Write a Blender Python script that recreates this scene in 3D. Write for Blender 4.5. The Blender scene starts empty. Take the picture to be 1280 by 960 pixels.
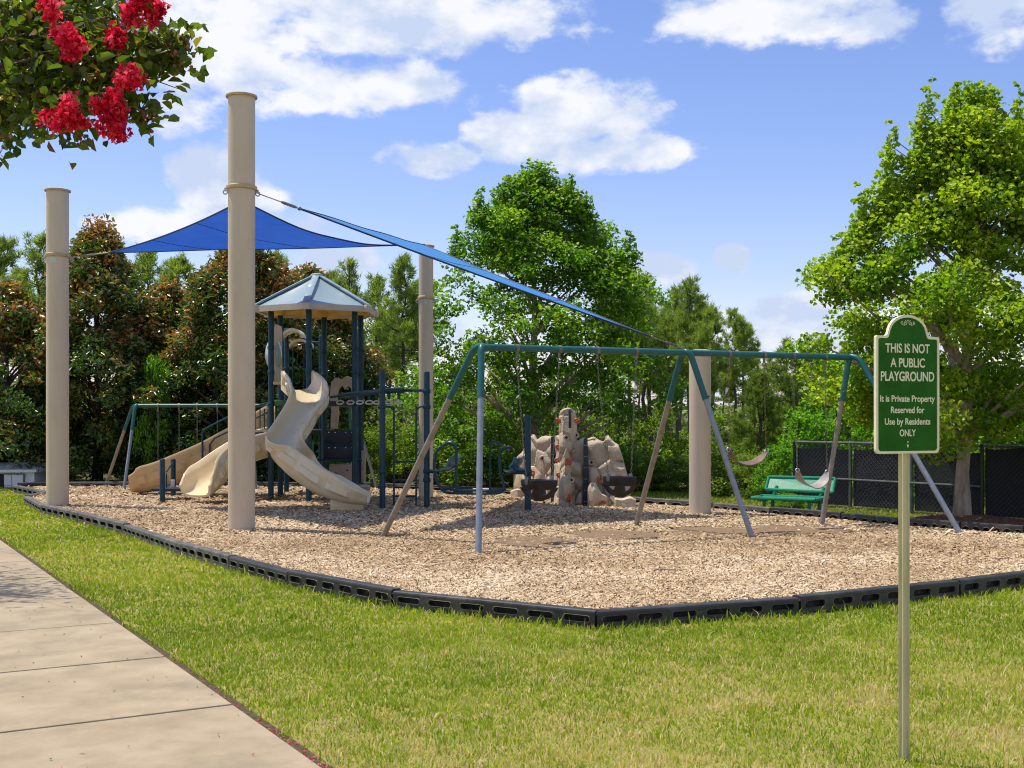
import bpy, bmesh, math, random
import numpy as np
from mathutils import Vector, Matrix

random.seed(7)
RNG = np.random.default_rng(11)
sc = bpy.context.scene
COL = sc.collection
R = math.radians

# ------------------------------------------------------------------ camera
CAM_H, FOC, HOR, CX = 1.6, 1500.0, 520.0, 640.0     # eye height, focal length and horizon in photo pixels
cam = bpy.data.cameras.new('camera')
cam.sensor_width = 36.0
cam.lens = 36.0 * FOC / 1280.0
cam.shift_y = (HOR - 480.0) / 1280.0
cam.clip_start, cam.clip_end = 0.1, 2000.0
camo = bpy.data.objects.new('camera', cam)
COL.objects.link(camo)
camo.location = (0, 0, CAM_H)
camo.rotation_euler = (R(90), 0, 0)
sc.camera = camo

# ------------------------------------------------------------------ sun, sky, exposure
SUN_EL = 68.0
SUN_DIR = Vector((-0.925 * math.cos(R(SUN_EL)), 0.38 * math.cos(R(SUN_EL)), math.sin(R(SUN_EL)))).normalized()
sl = bpy.data.lights.new('sun', 'SUN')
sl.energy, sl.angle, sl.color = 3.1, R(0.53), (1.0, 0.93, 0.80)
so = bpy.data.objects.new('sun', sl)
COL.objects.link(so)
so.location = (-10, 10, 30)
so.rotation_euler = SUN_DIR.to_track_quat('Z', 'Y').to_euler()

sc.view_settings.view_transform = 'Standard'
sc.view_settings.look = 'None'
sc.view_settings.exposure = 0.78
sc.view_settings.gamma = 1.0
sc.cycles.filter_width = 1.1
sc.cycles.max_bounces = 14
sc.cycles.diffuse_bounces = 9
sc.cycles.transmission_bounces = 10


def build_world():
    w = bpy.data.worlds.new('World')
    sc.world = w
    w.use_nodes = True
    nt = w.node_tree
    N, L = nt.nodes, nt.links
    N.clear()

    def nd(t, **kw):
        n = N.new(t)
        for k, v in kw.items():
            setattr(n, k, v)
        return n

    def math_(op, a, b=None, c=None, clamp=False):
        n = nd('ShaderNodeMath', operation=op, use_clamp=clamp)
        for i, v in enumerate((a, b, c)):
            if v is None:
                continue
            if isinstance(v, (int, float)):
                n.inputs[i].default_value = v
            else:
                L.new(v, n.inputs[i])
        return n.outputs[0]
    sky = nd('ShaderNodeTexSky', sky_type='NISHITA')
    sky.sun_disc = False
    sky.sun_elevation = R(SUN_EL)
    sky.sun_rotation = math.atan2(SUN_DIR.x, SUN_DIR.y)
    sky.altitude = 100
    sky.air_density, sky.dust_density, sky.ozone_density = 1.0, 0.6, 2.0
    tc = nd('ShaderNodeTexCoord')
    sep = nd('ShaderNodeSeparateXYZ')
    L.new(tc.outputs['Generated'], sep.inputs[0])
    az = math_('ARCTAN2', sep.outputs[0], sep.outputs[1])
    h2 = math_('ADD', math_('MULTIPLY', sep.outputs[0], sep.outputs[0]), math_('MULTIPLY', sep.outputs[1], sep.outputs[1]))
    el = math_('DIVIDE', sep.outputs[2], math_('MAXIMUM', math_('SQRT', h2), 0.02))
    uv = nd('ShaderNodeCombineXYZ')
    L.new(az, uv.inputs[0])
    L.new(el, uv.inputs[1])
    # billowing edge noise, in direction space
    sc_ = nd('ShaderNodeVectorMath', operation='MULTIPLY')
    L.new(uv.outputs[0], sc_.inputs[0])
    sc_.inputs[1].default_value = (1.0, 1.5, 1.0)
    n1 = nd('ShaderNodeTexNoise')
    n1.inputs['Scale'].default_value = 19.0
    n1.inputs['Detail'].default_value = 9.0
    n1.inputs['Roughness'].default_value = 0.58
    L.new(sc_.outputs[0], n1.inputs['Vector'])
    n2 = nd('ShaderNodeTexNoise')
    n2.inputs['Scale'].default_value = 7.0
    n2.inputs['Detail'].default_value = 4.0
    L.new(sc_.outputs[0], n2.inputs['Vector'])
    upv = nd('ShaderNodeVectorMath', operation='ADD')
    L.new(sc_.outputs[0], upv.inputs[0])
    upv.inputs[1].default_value = (-.006, .022, 0)
    n1u = nd('ShaderNodeTexNoise')
    n1u.inputs['Scale'].default_value = 19.0
    n1u.inputs['Detail'].default_value = 5.0
    n1u.inputs['Roughness'].default_value = 0.55
    L.new(upv.outputs[0], n1u.inputs['Vector'])
    blobs = [  # photo pixel centre, radii, weight
        (735, 140, 105, 58, 1.1), (655, 172, 85, 42, 1.1), (545, 198, 75, 26, .8), (765, 190, 115, 32, 1.1), (820, 190, 52, 28, 1.0),
        (300, 25, 130, 70, .9), (480, 20, 290, 62, 1.0), (450, 108, 170, 42, .95), (330, 100, 120, 52, .8), (235, 85, 70, 90, .75),
        (960, 15, 165, 55, 1.0), (1085, 32, 70, 32, .75), (1250, 15, 66, 58, .85),
        (262, 228, 58, 58, 1.2), (225, 285, 105, 30, .9), (310, 255, 55, 55, 1.0), (380, 290, 60, 30, .7),
        (828, 337, 52, 27, 1.35), (914, 323, 28, 19, 1.1), (985, 388, 66, 25, 1.15), (425, 325, 60, 26, 1.1), (950, 420, 130, 40, .75),
        (130, 60, 160, 60, .6), (1130, 420, 160, 40, .6), (40, 420, 200, 50, .6), (500, 440, 200, 60, .6), (850, 470, 200, 60, .6),
    ]
    dens = None
    shade = None
    for (bx, by, rx, ry, wgt) in blobs:
        a0 = math.atan((bx - CX) / FOC)
        v0 = (HOR - by) / math.hypot(FOC, bx - CX)
        sub = nd('ShaderNodeVectorMath', operation='SUBTRACT')
        L.new(uv.outputs[0], sub.inputs[0])
        sub.inputs[1].default_value = (a0, v0, 0)
        mul = nd('ShaderNodeVectorMath', operation='MULTIPLY')
        L.new(sub.outputs[0], mul.inputs[0])
        mul.inputs[1].default_value = (FOC / rx, FOC / ry, 0)
        ln = nd('ShaderNodeVectorMath', operation='DOT_PRODUCT')
        L.new(mul.outputs[0], ln.inputs[0])
        L.new(mul.outputs[0], ln.inputs[1])
        d = math_('MULTIPLY', math_('SUBTRACT', 1.0, ln.outputs['Value']), wgt)
        dens = d if dens is None else math_('SMOOTH_MAX', dens, d, 0.25)
    # elsewhere round the horizon: broken cumulus out of view, cover raised to add fill light
    n3 = nd('ShaderNodeTexNoise')
    n3.inputs['Scale'].default_value = 4.2
    n3.inputs['Detail'].default_value = 3.0
    L.new(sc_.outputs[0], n3.inputs['Vector'])
    away = math_('MULTIPLY_ADD', math_('MAXIMUM', math_('ABSOLUTE', az), el), 5.0, -2.4, clamp=True)
    gen = math_('MULTIPLY', math_('MULTIPLY_ADD', n3.outputs['Fac'], 5.0, -2.3), away)
    low = math_('SUBTRACT', gen, math_('SUBTRACT', 1.0, away))
    dens = math_('MAXIMUM', dens, low)
    dn = math_('ADD', dens, math_('MULTIPLY_ADD', n1.outputs['Fac'], 2.6, -1.45))
    mr = nd('ShaderNodeMapRange', interpolation_type='SMOOTHSTEP')
    L.new(dn, mr.inputs[0])
    mr.inputs[1].default_value, mr.inputs[2].default_value = -0.08, 0.50
    mr.inputs[3].default_value, mr.inputs[4].default_value = 0.0, 0.96
    cr = nd('ShaderNodeValToRGB')
    cr.color_ramp.elements[0].position, cr.color_ramp.elements[0].color = 0.40, (2.7, 3.15, 4.1, 1)
    cr.color_ramp.elements[1].position, cr.color_ramp.elements[1].color = 0.60, (4.35, 4.4, 4.55, 1)
    relief = math_('SUBTRACT', n1.outputs['Fac'], n1u.outputs['Fac'])
    L.new(math_('MULTIPLY_ADD', relief, .55, n2.outputs['Fac']), cr.inputs[0])
    hs = nd('ShaderNodeHueSaturation')
    hs.inputs['Saturation'].default_value = 1.20
    hs.inputs['Value'].default_value = 0.79
    gm = nd('ShaderNodeMix', data_type='RGBA', blend_type='MULTIPLY')
    gm.inputs[0].default_value = 1.0
    gm.inputs[7].default_value = (1.06, .915, 1.0, 1)
    L.new(sky.outputs[0], gm.inputs[6])
    L.new(gm.outputs[2], hs.inputs['Color'])
    mx = nd('ShaderNodeMix', data_type='RGBA')
    L.new(mr.outputs[0], mx.inputs[0])
    L.new(hs.outputs[0], mx.inputs[6])
    L.new(cr.outputs[0], mx.inputs[7])
    bg = nd('ShaderNodeBackground')
    bg.inputs['Strength'].default_value = 0.13
    L.new(mx.outputs[2], bg.inputs['Color'])
    out = nd('ShaderNodeOutputWorld')
    L.new(bg.outputs[0], out.inputs[0])


build_world()


# ------------------------------------------------------------------ pixel <-> place
def at(px, py, d):
    return Vector(((px - CX) * d / FOC, d, CAM_H + (HOR - py) * d / FOC))


def G(px, py, z=0.0):
    d = FOC * (CAM_H - z) / (py - HOR)
    return Vector(((px - CX) * d / FOC, d, z))


def GX(px, d, z=0.0):
    return Vector(((px - CX) * d / FOC, d, z))


LAWN_Z = -0.13


# ------------------------------------------------------------------ materials
def ramp(nt, stops):
    cr = nt.nodes.new('ShaderNodeValToRGB')
    e = cr.color_ramp.elements
    while len(e) < len(stops):
        e.new(0.5)
    for i, (p, c) in enumerate(stops):
        e[i].position = p
        e[i].color = (c[0], c[1], c[2], 1)
    return cr


def mk(name, stops, rough=0.5, nscale=6.0, ndetail=5.0, bump=None, metallic=0.0, spec=0.5, transl=0.0, tint=False,
       tr_col=None, coat=0.0, nstretch=(1, 1, 1), dirt=None, rough_var=0.0):
    """procedural material: colour ramp driven by noise (or by the per-face attribute 'tint' plus a little noise)"""
    m = bpy.data.materials.new(name)
    m.use_nodes = True
    nt = m.node_tree
    N, L = nt.nodes, nt.links
    b = N['Principled BSDF']
    b.inputs['Roughness'].default_value = rough
    b.inputs['Metallic'].default_value = metallic
    b.inputs['Specular IOR Level'].default_value = spec
    if coat:
        b.inputs['Coat Weight'].default_value = coat
        b.inputs['Coat Roughness'].default_value = 0.15
    if not isinstance(stops[0][1], (tuple, list)):
        stops = [(0.0, stops), (1.0, stops)]
    cr = ramp(nt, stops)
    tc = N.new('ShaderNodeTexCoord')
    mp = N.new('ShaderNodeMapping')
    mp.inputs['Scale'].default_value = nstretch
    L.new(tc.outputs['Object'], mp.inputs[0])
    nz = N.new('ShaderNodeTexNoise')
    nz.inputs['Scale'].default_value = nscale
    nz.inputs['Detail'].default_value = ndetail
    nz.inputs['Roughness'].default_value = 0.6
    L.new(mp.outputs[0], nz.inputs['Vector'])
    if tint:
        a = N.new('ShaderNodeAttribute')
        a.attribute_name = 'tint'
        L.new(a.outputs['Fac'], cr.inputs[0])
    else:
        L.new(nz.outputs['Fac'], cr.inputs[0])
    colout = cr.outputs[0]
    if dirt:                       # (colour, scale, low, high): patches of dirt or wear
        n2 = N.new('ShaderNodeTexNoise')
        n2.inputs['Scale'].default_value = dirt[1]
        n2.inputs['Detail'].default_value = 8
        n2.inputs['Roughness'].default_value = 0.7
        L.new(mp.outputs[0], n2.inputs['Vector'])
        r2 = N.new('ShaderNodeMapRange')
        r2.inputs[1].default_value, r2.inputs[2].default_value = dirt[2], dirt[3]
        L.new(n2.outputs['Fac'], r2.inputs[0])
        mx = N.new('ShaderNodeMix')
        mx.data_type = 'RGBA'
        L.new(r2.outputs[0], mx.inputs[0])
        L.new(colout, mx.inputs[6])
        mx.inputs[7].default_value = (*dirt[0], 1)
        colout = mx.outputs[2]
    L.new(colout, b.inputs['Base Color'])
    if rough_var:
        r3 = N.new('ShaderNodeMapRange')
        r3.inputs[3].default_value, r3.inputs[4].default_value = max(0, rough - rough_var), min(1, rough + rough_var)
        L.new(nz.outputs['Fac'], r3.inputs[0])
        L.new(r3.outputs[0], b.inputs['Roughness'])
    if bump:
        nb = N.new('ShaderNodeTexNoise')
        nb.inputs['Scale'].default_value = bump[0]
        nb.inputs['Detail'].default_value = 6
        L.new(mp.outputs[0], nb.inputs['Vector'])
        bp = N.new('ShaderNodeBump')
        bp.inputs['Strength'].default_value = bump[1]
        bp.inputs['Distance'].default_value = bump[2] if len(bump) > 2 else 0.02
        L.new(nb.outputs['Fac'], bp.inputs['Height'])
        L.new(bp.outputs[0], b.inputs['Normal'])
    if transl:
        tr = N.new('ShaderNodeBsdfTranslucent')
        if tr_col:
            g = N.new('ShaderNodeMix')
            g.data_type = 'RGBA'
            g.blend_type = 'MULTIPLY'
            g.inputs[0].default_value = 1.0
            L.new(colout, g.inputs[6])
            g.inputs[7].default_value = (*tr_col, 1)
            L.new(g.outputs[2], tr.inputs['Color'])
        else:
            L.new(colout, tr.inputs['Color'])
        ms = N.new('ShaderNodeMixShader')
        ms.inputs[0].default_value = transl
        L.new(b.outputs[0], ms.inputs[1])
        L.new(tr.outputs[0], ms.inputs[2])
        L.new(ms.outputs[0], N['Material Output'].inputs[0])
    return m


M = {}
M['grass'] = mk('grass_blades', [(0.0, (.17, .27, .012)), (.35, (.31, .43, .020)), (.6, (.46, .46, .06)), (.78, (.58, .48, .22)), (1.0, (.76, .65, .43))],
                rough=.45, tint=True, transl=.45, spec=.3, tr_col=(1.25, 1.2, .7))
M['lawn'] = mk('lawn_soil', [(.3, (.17, .19, .03)), (.5, (.25, .24, .06)), (.7, (.34, .27, .12))], rough=.95, nscale=3.0, ndetail=10, bump=(60, .6, .02), spec=.1)
M['forest'] = mk('forest_floor', [(.3, (.05, .06, .02)), (.5, (.10, .09, .04)), (.7, (.17, .12, .07))], rough=.95, nscale=1.2, ndetail=10, bump=(18, .8, .05), spec=.1)
M['mulch'] = mk('wood_chip_ground', [(.30, (.17, .11, .065)), (.45, (.31, .215, .135)), (.58, (.43, .315, .205)), (.75, (.56, .435, .30))], rough=.9, nscale=26, ndetail=9,
                bump=(38, .9, .03), spec=.15, dirt=((.27, .18, .11), .9, .52, .78))
M['chips'] = mk('wood_chips', [(0, (.10, .062, .035)), (.25, (.27, .183, .10)), (.55, (.42, .303, .18)), (.8, (.56, .435, .285)), (1, (.70, .60, .45))], rough=.85, tint=True, spec=.2)
M['soil'] = mk('bare_soil', [(.3, (.17, .115, .07)), (.6, (.235, .165, .105)), (.8, (.31, .225, .15))], rough=.95, nscale=9, ndetail=9, bump=(40, .6, .02), spec=.1)
M['redmulch'] = mk('bark_mulch', [(.3, (.07, .03, .02)), (.55, (.19, .09, .055)), (.8, (.30, .17, .11))], rough=.95, nscale=22, ndetail=8, bump=(30, 1.0, .05), spec=.1)
M['concrete'] = mk('sidewalk_concrete', [(.25, (.27, .215, .14)), (.5, (.335, .272, .182)), (.75, (.40, .33, .228))], rough=.85, nscale=3.2, ndetail=12, bump=(160, .25, .004), spec=.25,
                   dirt=((.19, .155, .11), 1.5, .50, .85))
M['joint'] = mk('joint_soil', [(.3, (.05, .04, .03)), (.7, (.13, .10, .06))], rough=1, nscale=30, spec=.05)
M['border'] = mk('border_plastic', [(.3, (.018, .018, .020)), (.6, (.035, .035, .038)), (.8, (.075, .072, .07))], rough=.42, nscale=5, bump=(90, .2, .004), spec=.5,
                 dirt=((.16, .14, .11), 2.2, .55, .80), rough_var=.12)
M['border_worn'] = mk('border_worn_plastic', [(.3, (.05, .05, .048)), (.6, (.12, .115, .105)), (.8, (.20, .19, .165))], rough=.6, nscale=7, bump=(90, .25, .004), spec=.4,
                 dirt=((.30, .27, .22), 3.0, .55, .8))
M['slot'] = mk('border_slot_dark', [(.35, (.012, .012, .011)), (.55, (.035, .028, .02)), (.7, (.12, .09, .05))], rough=.9, nscale=11)
M['pole'] = mk('pole_paint', [(.3, (.52, .43, .315)), (.55, (.595, .495, .37)), (.8, (.65, .56, .435))], rough=.5, nscale=1.6, ndetail=6, bump=(60, .08, .004), nstretch=(2.2, 2.2, .5),
               dirt=((.43, .35, .25), 1.6, .52, .88), spec=.35, rough_var=.1)
M['pole_cap'] = mk('pole_cap_paint', [(.3, (.38, .27, .13)), (.7, (.55, .42, .24))], rough=.5, nscale=8)
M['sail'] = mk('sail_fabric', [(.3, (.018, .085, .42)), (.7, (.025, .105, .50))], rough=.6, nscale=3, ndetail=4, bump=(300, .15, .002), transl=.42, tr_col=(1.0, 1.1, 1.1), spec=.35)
M['sail_lit_top'] = mk('lit_top_sail_fabric', [(.3, (.05, .25, .62)), (.7, (.07, .30, .70))], rough=.6, nscale=3, ndetail=4, bump=(300, .15, .002), transl=.3, spec=.35)  # lighter copy of the sail fabric: sunlit top side put into the colour
M['sail_hem'] = mk('sail_hem_webbing', [(.3, (.01, .02, .09)), (.7, (.02, .04, .14))], rough=.7, nscale=8)
M['steel'] = mk('galvanised_steel', [(.3, (.36, .37, .38)), (.6, (.50, .51, .52)), (.8, (.60, .61, .61))], rough=.45, nscale=20, metallic=.55, bump=(150, .05, .002))
M['cable'] = mk('steel_cable', [(.3, (.22, .22, .22)), (.7, (.36, .36, .36))], rough=.4, metallic=.8)
M['chain'] = mk('chain_steel', [(.3, (.10, .095, .09)), (.6, (.22, .21, .20)), (.8, (.30, .26, .22))], rough=.5, metallic=.6, nscale=30)
M['rustchain'] = mk('rusty_chain', [(.3, (.10, .055, .03)), (.7, (.24, .14, .08))], rough=.7, metallic=.3, nscale=40)
M['teal'] = mk('teal_paint', [(.3, (.008, .085, .085)), (.6, (.012, .11, .112)), (.8, (.022, .14, .14))], rough=.36, nscale=7, spec=.4, dirt=((.04, .13, .14), 4, .55, .8))
M['leg_grey'] = mk('leg_galvanised', [(.3, (.19, .22, .26)), (.6, (.26, .29, .335)), (.8, (.33, .36, .39))], rough=.42, metallic=.35, nscale=9, bump=(120, .06, .002))
M['leg_rust'] = mk('leg_weathered', [(.3, (.20, .175, .145)), (.6, (.28, .25, .21)), (.8, (.35, .32, .28))], rough=.5, metallic=.25, nscale=9)
M['navy'] = mk('navy_paint', [(.3, (.007, .038, .058)), (.6, (.010, .050, .074)), (.8, (.017, .063, .09))], rough=.38, nscale=6, spec=.32)
M['navy_plate'] = mk('navy_plastic_plate', [(.3, (.006, .012, .03)), (.7, (.012, .02, .042))], rough=.5, nscale=8, bump=(200, .1, .003))
M['black'] = mk('black_rubber', [(.3, (.006, .006, .007)), (.7, (.014, .014, .015))], rough=.5, nscale=9, bump=(120, .1, .003), spec=.3)
M['cream'] = mk('slide_plastic', [(.25, (.62, .50, .30)), (.5, (.70, .58, .37)), (.75, (.75, .65, .45))], rough=.20, nscale=1.8, ndetail=6, spec=.55, dirt=((.42, .33, .20), 1.6, .55, .85), rough_var=.1)
M['tan'] = mk('tan_plastic', [(.25, (.50, .33, .15)), (.5, (.57, .39, .19)), (.75, (.62, .44, .24))], rough=.38, nscale=2.0, ndetail=6, spec=.5, dirt=((.38, .23, .10), 1.8, .55, .85))
M['tan_rock'] = mk('tan_moulded_plastic', [(.25, (.34, .27, .20)), (.5, (.43, .34, .26)), (.75, (.50, .41, .32))], rough=.6, nscale=5, bump=(24, .3, .02))
M['roof'] = mk('roof_plastic', [(.25, (.21, .30, .33)), (.5, (.25, .35, .38)), (.75, (.31, .41, .43))], rough=.32, nscale=1.4, ndetail=6, spec=.5, dirt=((.30, .36, .36), 2.0, .5, .8))
M['fascia'] = mk('roof_trim_plastic', [(.3, (.56, .47, .36)), (.7, (.66, .58, .47))], rough=.5, nscale=5)
M['roof_under'] = mk('roof_underside_plastic', [(.3, (.62, .40, .10)), (.7, (.72, .50, .16))], rough=.5, nscale=5)
M['green_panel'] = mk('green_plastic', [(.3, (.008, .10, .028)), (.7, (.014, .15, .045))], rough=.4, nscale=8)
M['bench'] = mk('bench_coating', [(.3, (.008, .20, .11)), (.7, (.014, .26, .15))], rough=.38, nscale=10, bump=(70, .3, .006))
M['bubble'] = mk('bubble_window', [(.3, (.35, .47, .50)), (.7, (.48, .58, .60))], rough=.15, nscale=5, spec=.7)
M['seat_blue'] = mk('blue_seat_plastic', [(.3, (.02, .10, .17)), (.7, (.03, .14, .22))], rough=.22, nscale=5, spec=.6)
M['rock'] = mk('climbing_wall_rock', [(.25, (.36, .285, .20)), (.45, (.48, .39, .285)), (.65, (.56, .47, .355)), (.85, (.66, .57, .45))], rough=.75, nscale=5, ndetail=8, bump=(30, .5, .02), spec=.3)
M['orange'] = mk('orange_hold', [(.3, (.42, .085, .025)), (.7, (.55, .13, .035))], rough=.5, nscale=8)
M['belt'] = mk('belt_rubber', [(.3, (.10, .055, .04)), (.7, (.19, .12, .09))], rough=.45, nscale=14)
M['belt_grey'] = mk('belt_worn_rubber', [(.3, (.20, .18, .17)), (.7, (.34, .31, .30))], rough=.4, nscale=10, bump=(60, .3, .004))
M['fence_black'] = mk('fence_black_vinyl', [(.3, (.012, .013, .014)), (.7, (.03, .032, .034))], rough=.45, nscale=9)
M['screen'] = mk('windscreen_fabric', [(.3, (.012, .013, .015)), (.55, (.024, .026, .030)), (.8, (.05, .052, .058))], rough=.8, nscale=60, ndetail=2, bump=(8, .4, .03))
M['wire'] = mk('fence_wire_vinyl', [(.3, (.03, .033, .036)), (.7, (.055, .06, .063))], rough=.5, nscale=9)
M['rail'] = mk('fence_rail_metal', [(.3, (.09, .10, .105)), (.7, (.16, .17, .175))], rough=.4, metallic=.3)
M['sign_green'] = mk('sign_green_face', [(.3, (.010, .085, .004)), (.55, (.016, .12, .005)), (.8, (.03, .165, .008))], rough=.5, nscale=7, ndetail=5, spec=.15)
M['sign_cream'] = mk('sign_cream_print', [(.3, (.74, .70, .44)), (.7, (.84, .80, .58))], rough=.5, nscale=14)
M['sign_post'] = mk('sign_post_steel', [(.25, (.42, .40, .25)), (.5, (.54, .50, .30)), (.75, (.64, .58, .34))], rough=.5, nscale=5, metallic=.3, nstretch=(4, 4, .6), dirt=((.42, .34, .14), 6, .55, .75))
M['bark'] = mk('grey_bark', [(.3, (.17, .135, .10)), (.5, (.32, .26, .20)), (.75, (.50, .43, .35))], rough=.9, nscale=9, ndetail=9, nstretch=(1, 1, .3), bump=(22, 1.0, .03), spec=.15)
M['pinebark'] = mk('pine_bark', [(.3, (.06, .048, .04)), (.6, (.14, .11, .09)), (.8, (.24, .19, .15))], rough=.95, nscale=8, nstretch=(1, 1, .3), bump=(16, 1.0, .03), spec=.1)
M['twig'] = mk('crape_twig', [(.3, (.13, .075, .05)), (.7, (.27, .18, .12))], rough=.8, nscale=20)
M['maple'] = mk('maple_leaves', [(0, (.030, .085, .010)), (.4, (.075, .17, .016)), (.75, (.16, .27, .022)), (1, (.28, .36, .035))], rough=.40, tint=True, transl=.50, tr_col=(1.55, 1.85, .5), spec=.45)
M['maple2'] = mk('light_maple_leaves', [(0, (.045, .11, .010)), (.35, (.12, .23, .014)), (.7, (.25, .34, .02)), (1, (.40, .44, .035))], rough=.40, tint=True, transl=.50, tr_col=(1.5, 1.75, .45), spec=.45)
M['magnolia'] = mk('magnolia_leaves', [(0, (.035, .085, .02)), (.36, (.08, .155, .028)), (.50, (.16, .22, .04)), (.56, (.22, .135, .04)), (.78, (.40, .165, .05)), (1, (.58, .34, .15))],
                   rough=.30, tint=True, transl=.30, tr_col=(1.5, 1.5, .7), spec=.7)
M['pine'] = mk('pine_needles', [(0, (.10, .16, .03)), (.5, (.22, .32, .06)), (.85, (.33, .42, .09)), (1, (.42, .47, .14))], rough=.45, tint=True, transl=.42, tr_col=(1.6, 1.6, .7), spec=.4)
M['pine_light'] = mk('young_pine_needles', [(0, (.08, .14, .022)), (.5, (.19, .29, .04)), (1, (.33, .41, .08))], rough=.5, tint=True, transl=.42, tr_col=(1.2, 1.2, .7), spec=.3)
M['shrub'] = mk('shrub_leaves', [(0, (.05, .11, .012)), (.5, (.14, .25, .022)), (1, (.30, .40, .04))], rough=.38, tint=True, transl=.45, tr_col=(1.6, 1.5, .6), spec=.4)
M['shrub_light'] = mk('bright_shrub_leaves', [(0, (.06, .15, .012)), (.5, (.15, .30, .02)), (1, (.27, .42, .035))], rough=.4, tint=True, transl=.5, tr_col=(1.3, 1.75, .5), spec=.35)
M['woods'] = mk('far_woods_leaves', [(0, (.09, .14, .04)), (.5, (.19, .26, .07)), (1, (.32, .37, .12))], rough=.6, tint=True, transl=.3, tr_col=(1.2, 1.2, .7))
M['crape'] = mk('crape_myrtle_leaves', [(0, (.035, .07, .012)), (.45, (.09, .145, .02)), (.7, (.17, .20, .03)), (.85, (.24, .15, .035)), (1, (.22, .09, .04))], rough=.32, tint=True, transl=.5, tr_col=(1.5, 1.6, .6), spec=.5)
M['bloom'] = mk('crape_myrtle_flowers', [(0, (.42, .003, .025)), (.5, (.80, .02, .085)), (1, (.92, .16, .26))], rough=.6, tint=True, transl=.4, spec=.2, tr_col=(1.2, .9, .9))
M['pod'] = mk('seed_pods', [(.3, (.12, .04, .025)), (.7, (.22, .09, .05))], rough=.6, nscale=20)
M['vinyl'] = mk('white_vinyl', [(.3, (.66, .69, .73)), (.7, (.76, .78, .81))], rough=.5, nscale=3)
M['dark'] = mk('dark_fill', [(.3, (.012, .012, .012)), (.7, (.03, .03, .03))], rough=.9)  # near-black: shade inside holes and shed opening put into colour; also dark bolts
M['sticker'] = mk('sticker', [(.3, (.30, .52, .38)), (.7, (.55, .68, .58))], rough=.5, nscale=60)
M['white'] = mk('white_label', [(.3, (.72, .71, .68)), (.7, (.80, .79, .77))], rough=.5, nscale=20)


# ------------------------------------------------------------------ objects
def wloc(o):
    v = Vector((0, 0, 0))
    while o is not None:
        v = v + o.location
        o = o.parent
    return v


def tag(o, label=None, cat=None, group=None, kind=None):
    if label:
        o['label'] = label
    if cat:
        o['category'] = cat
    if group:
        o['group'] = group
    if kind:
        o['kind'] = kind
    return o


def thing(name, label, cat, loc=(0, 0, 0), group=None):
    o = bpy.data.objects.new(name, None)
    o.empty_display_size = .2
    COL.objects.link(o)
    o.location = loc
    return tag(o, label, cat, group)


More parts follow.
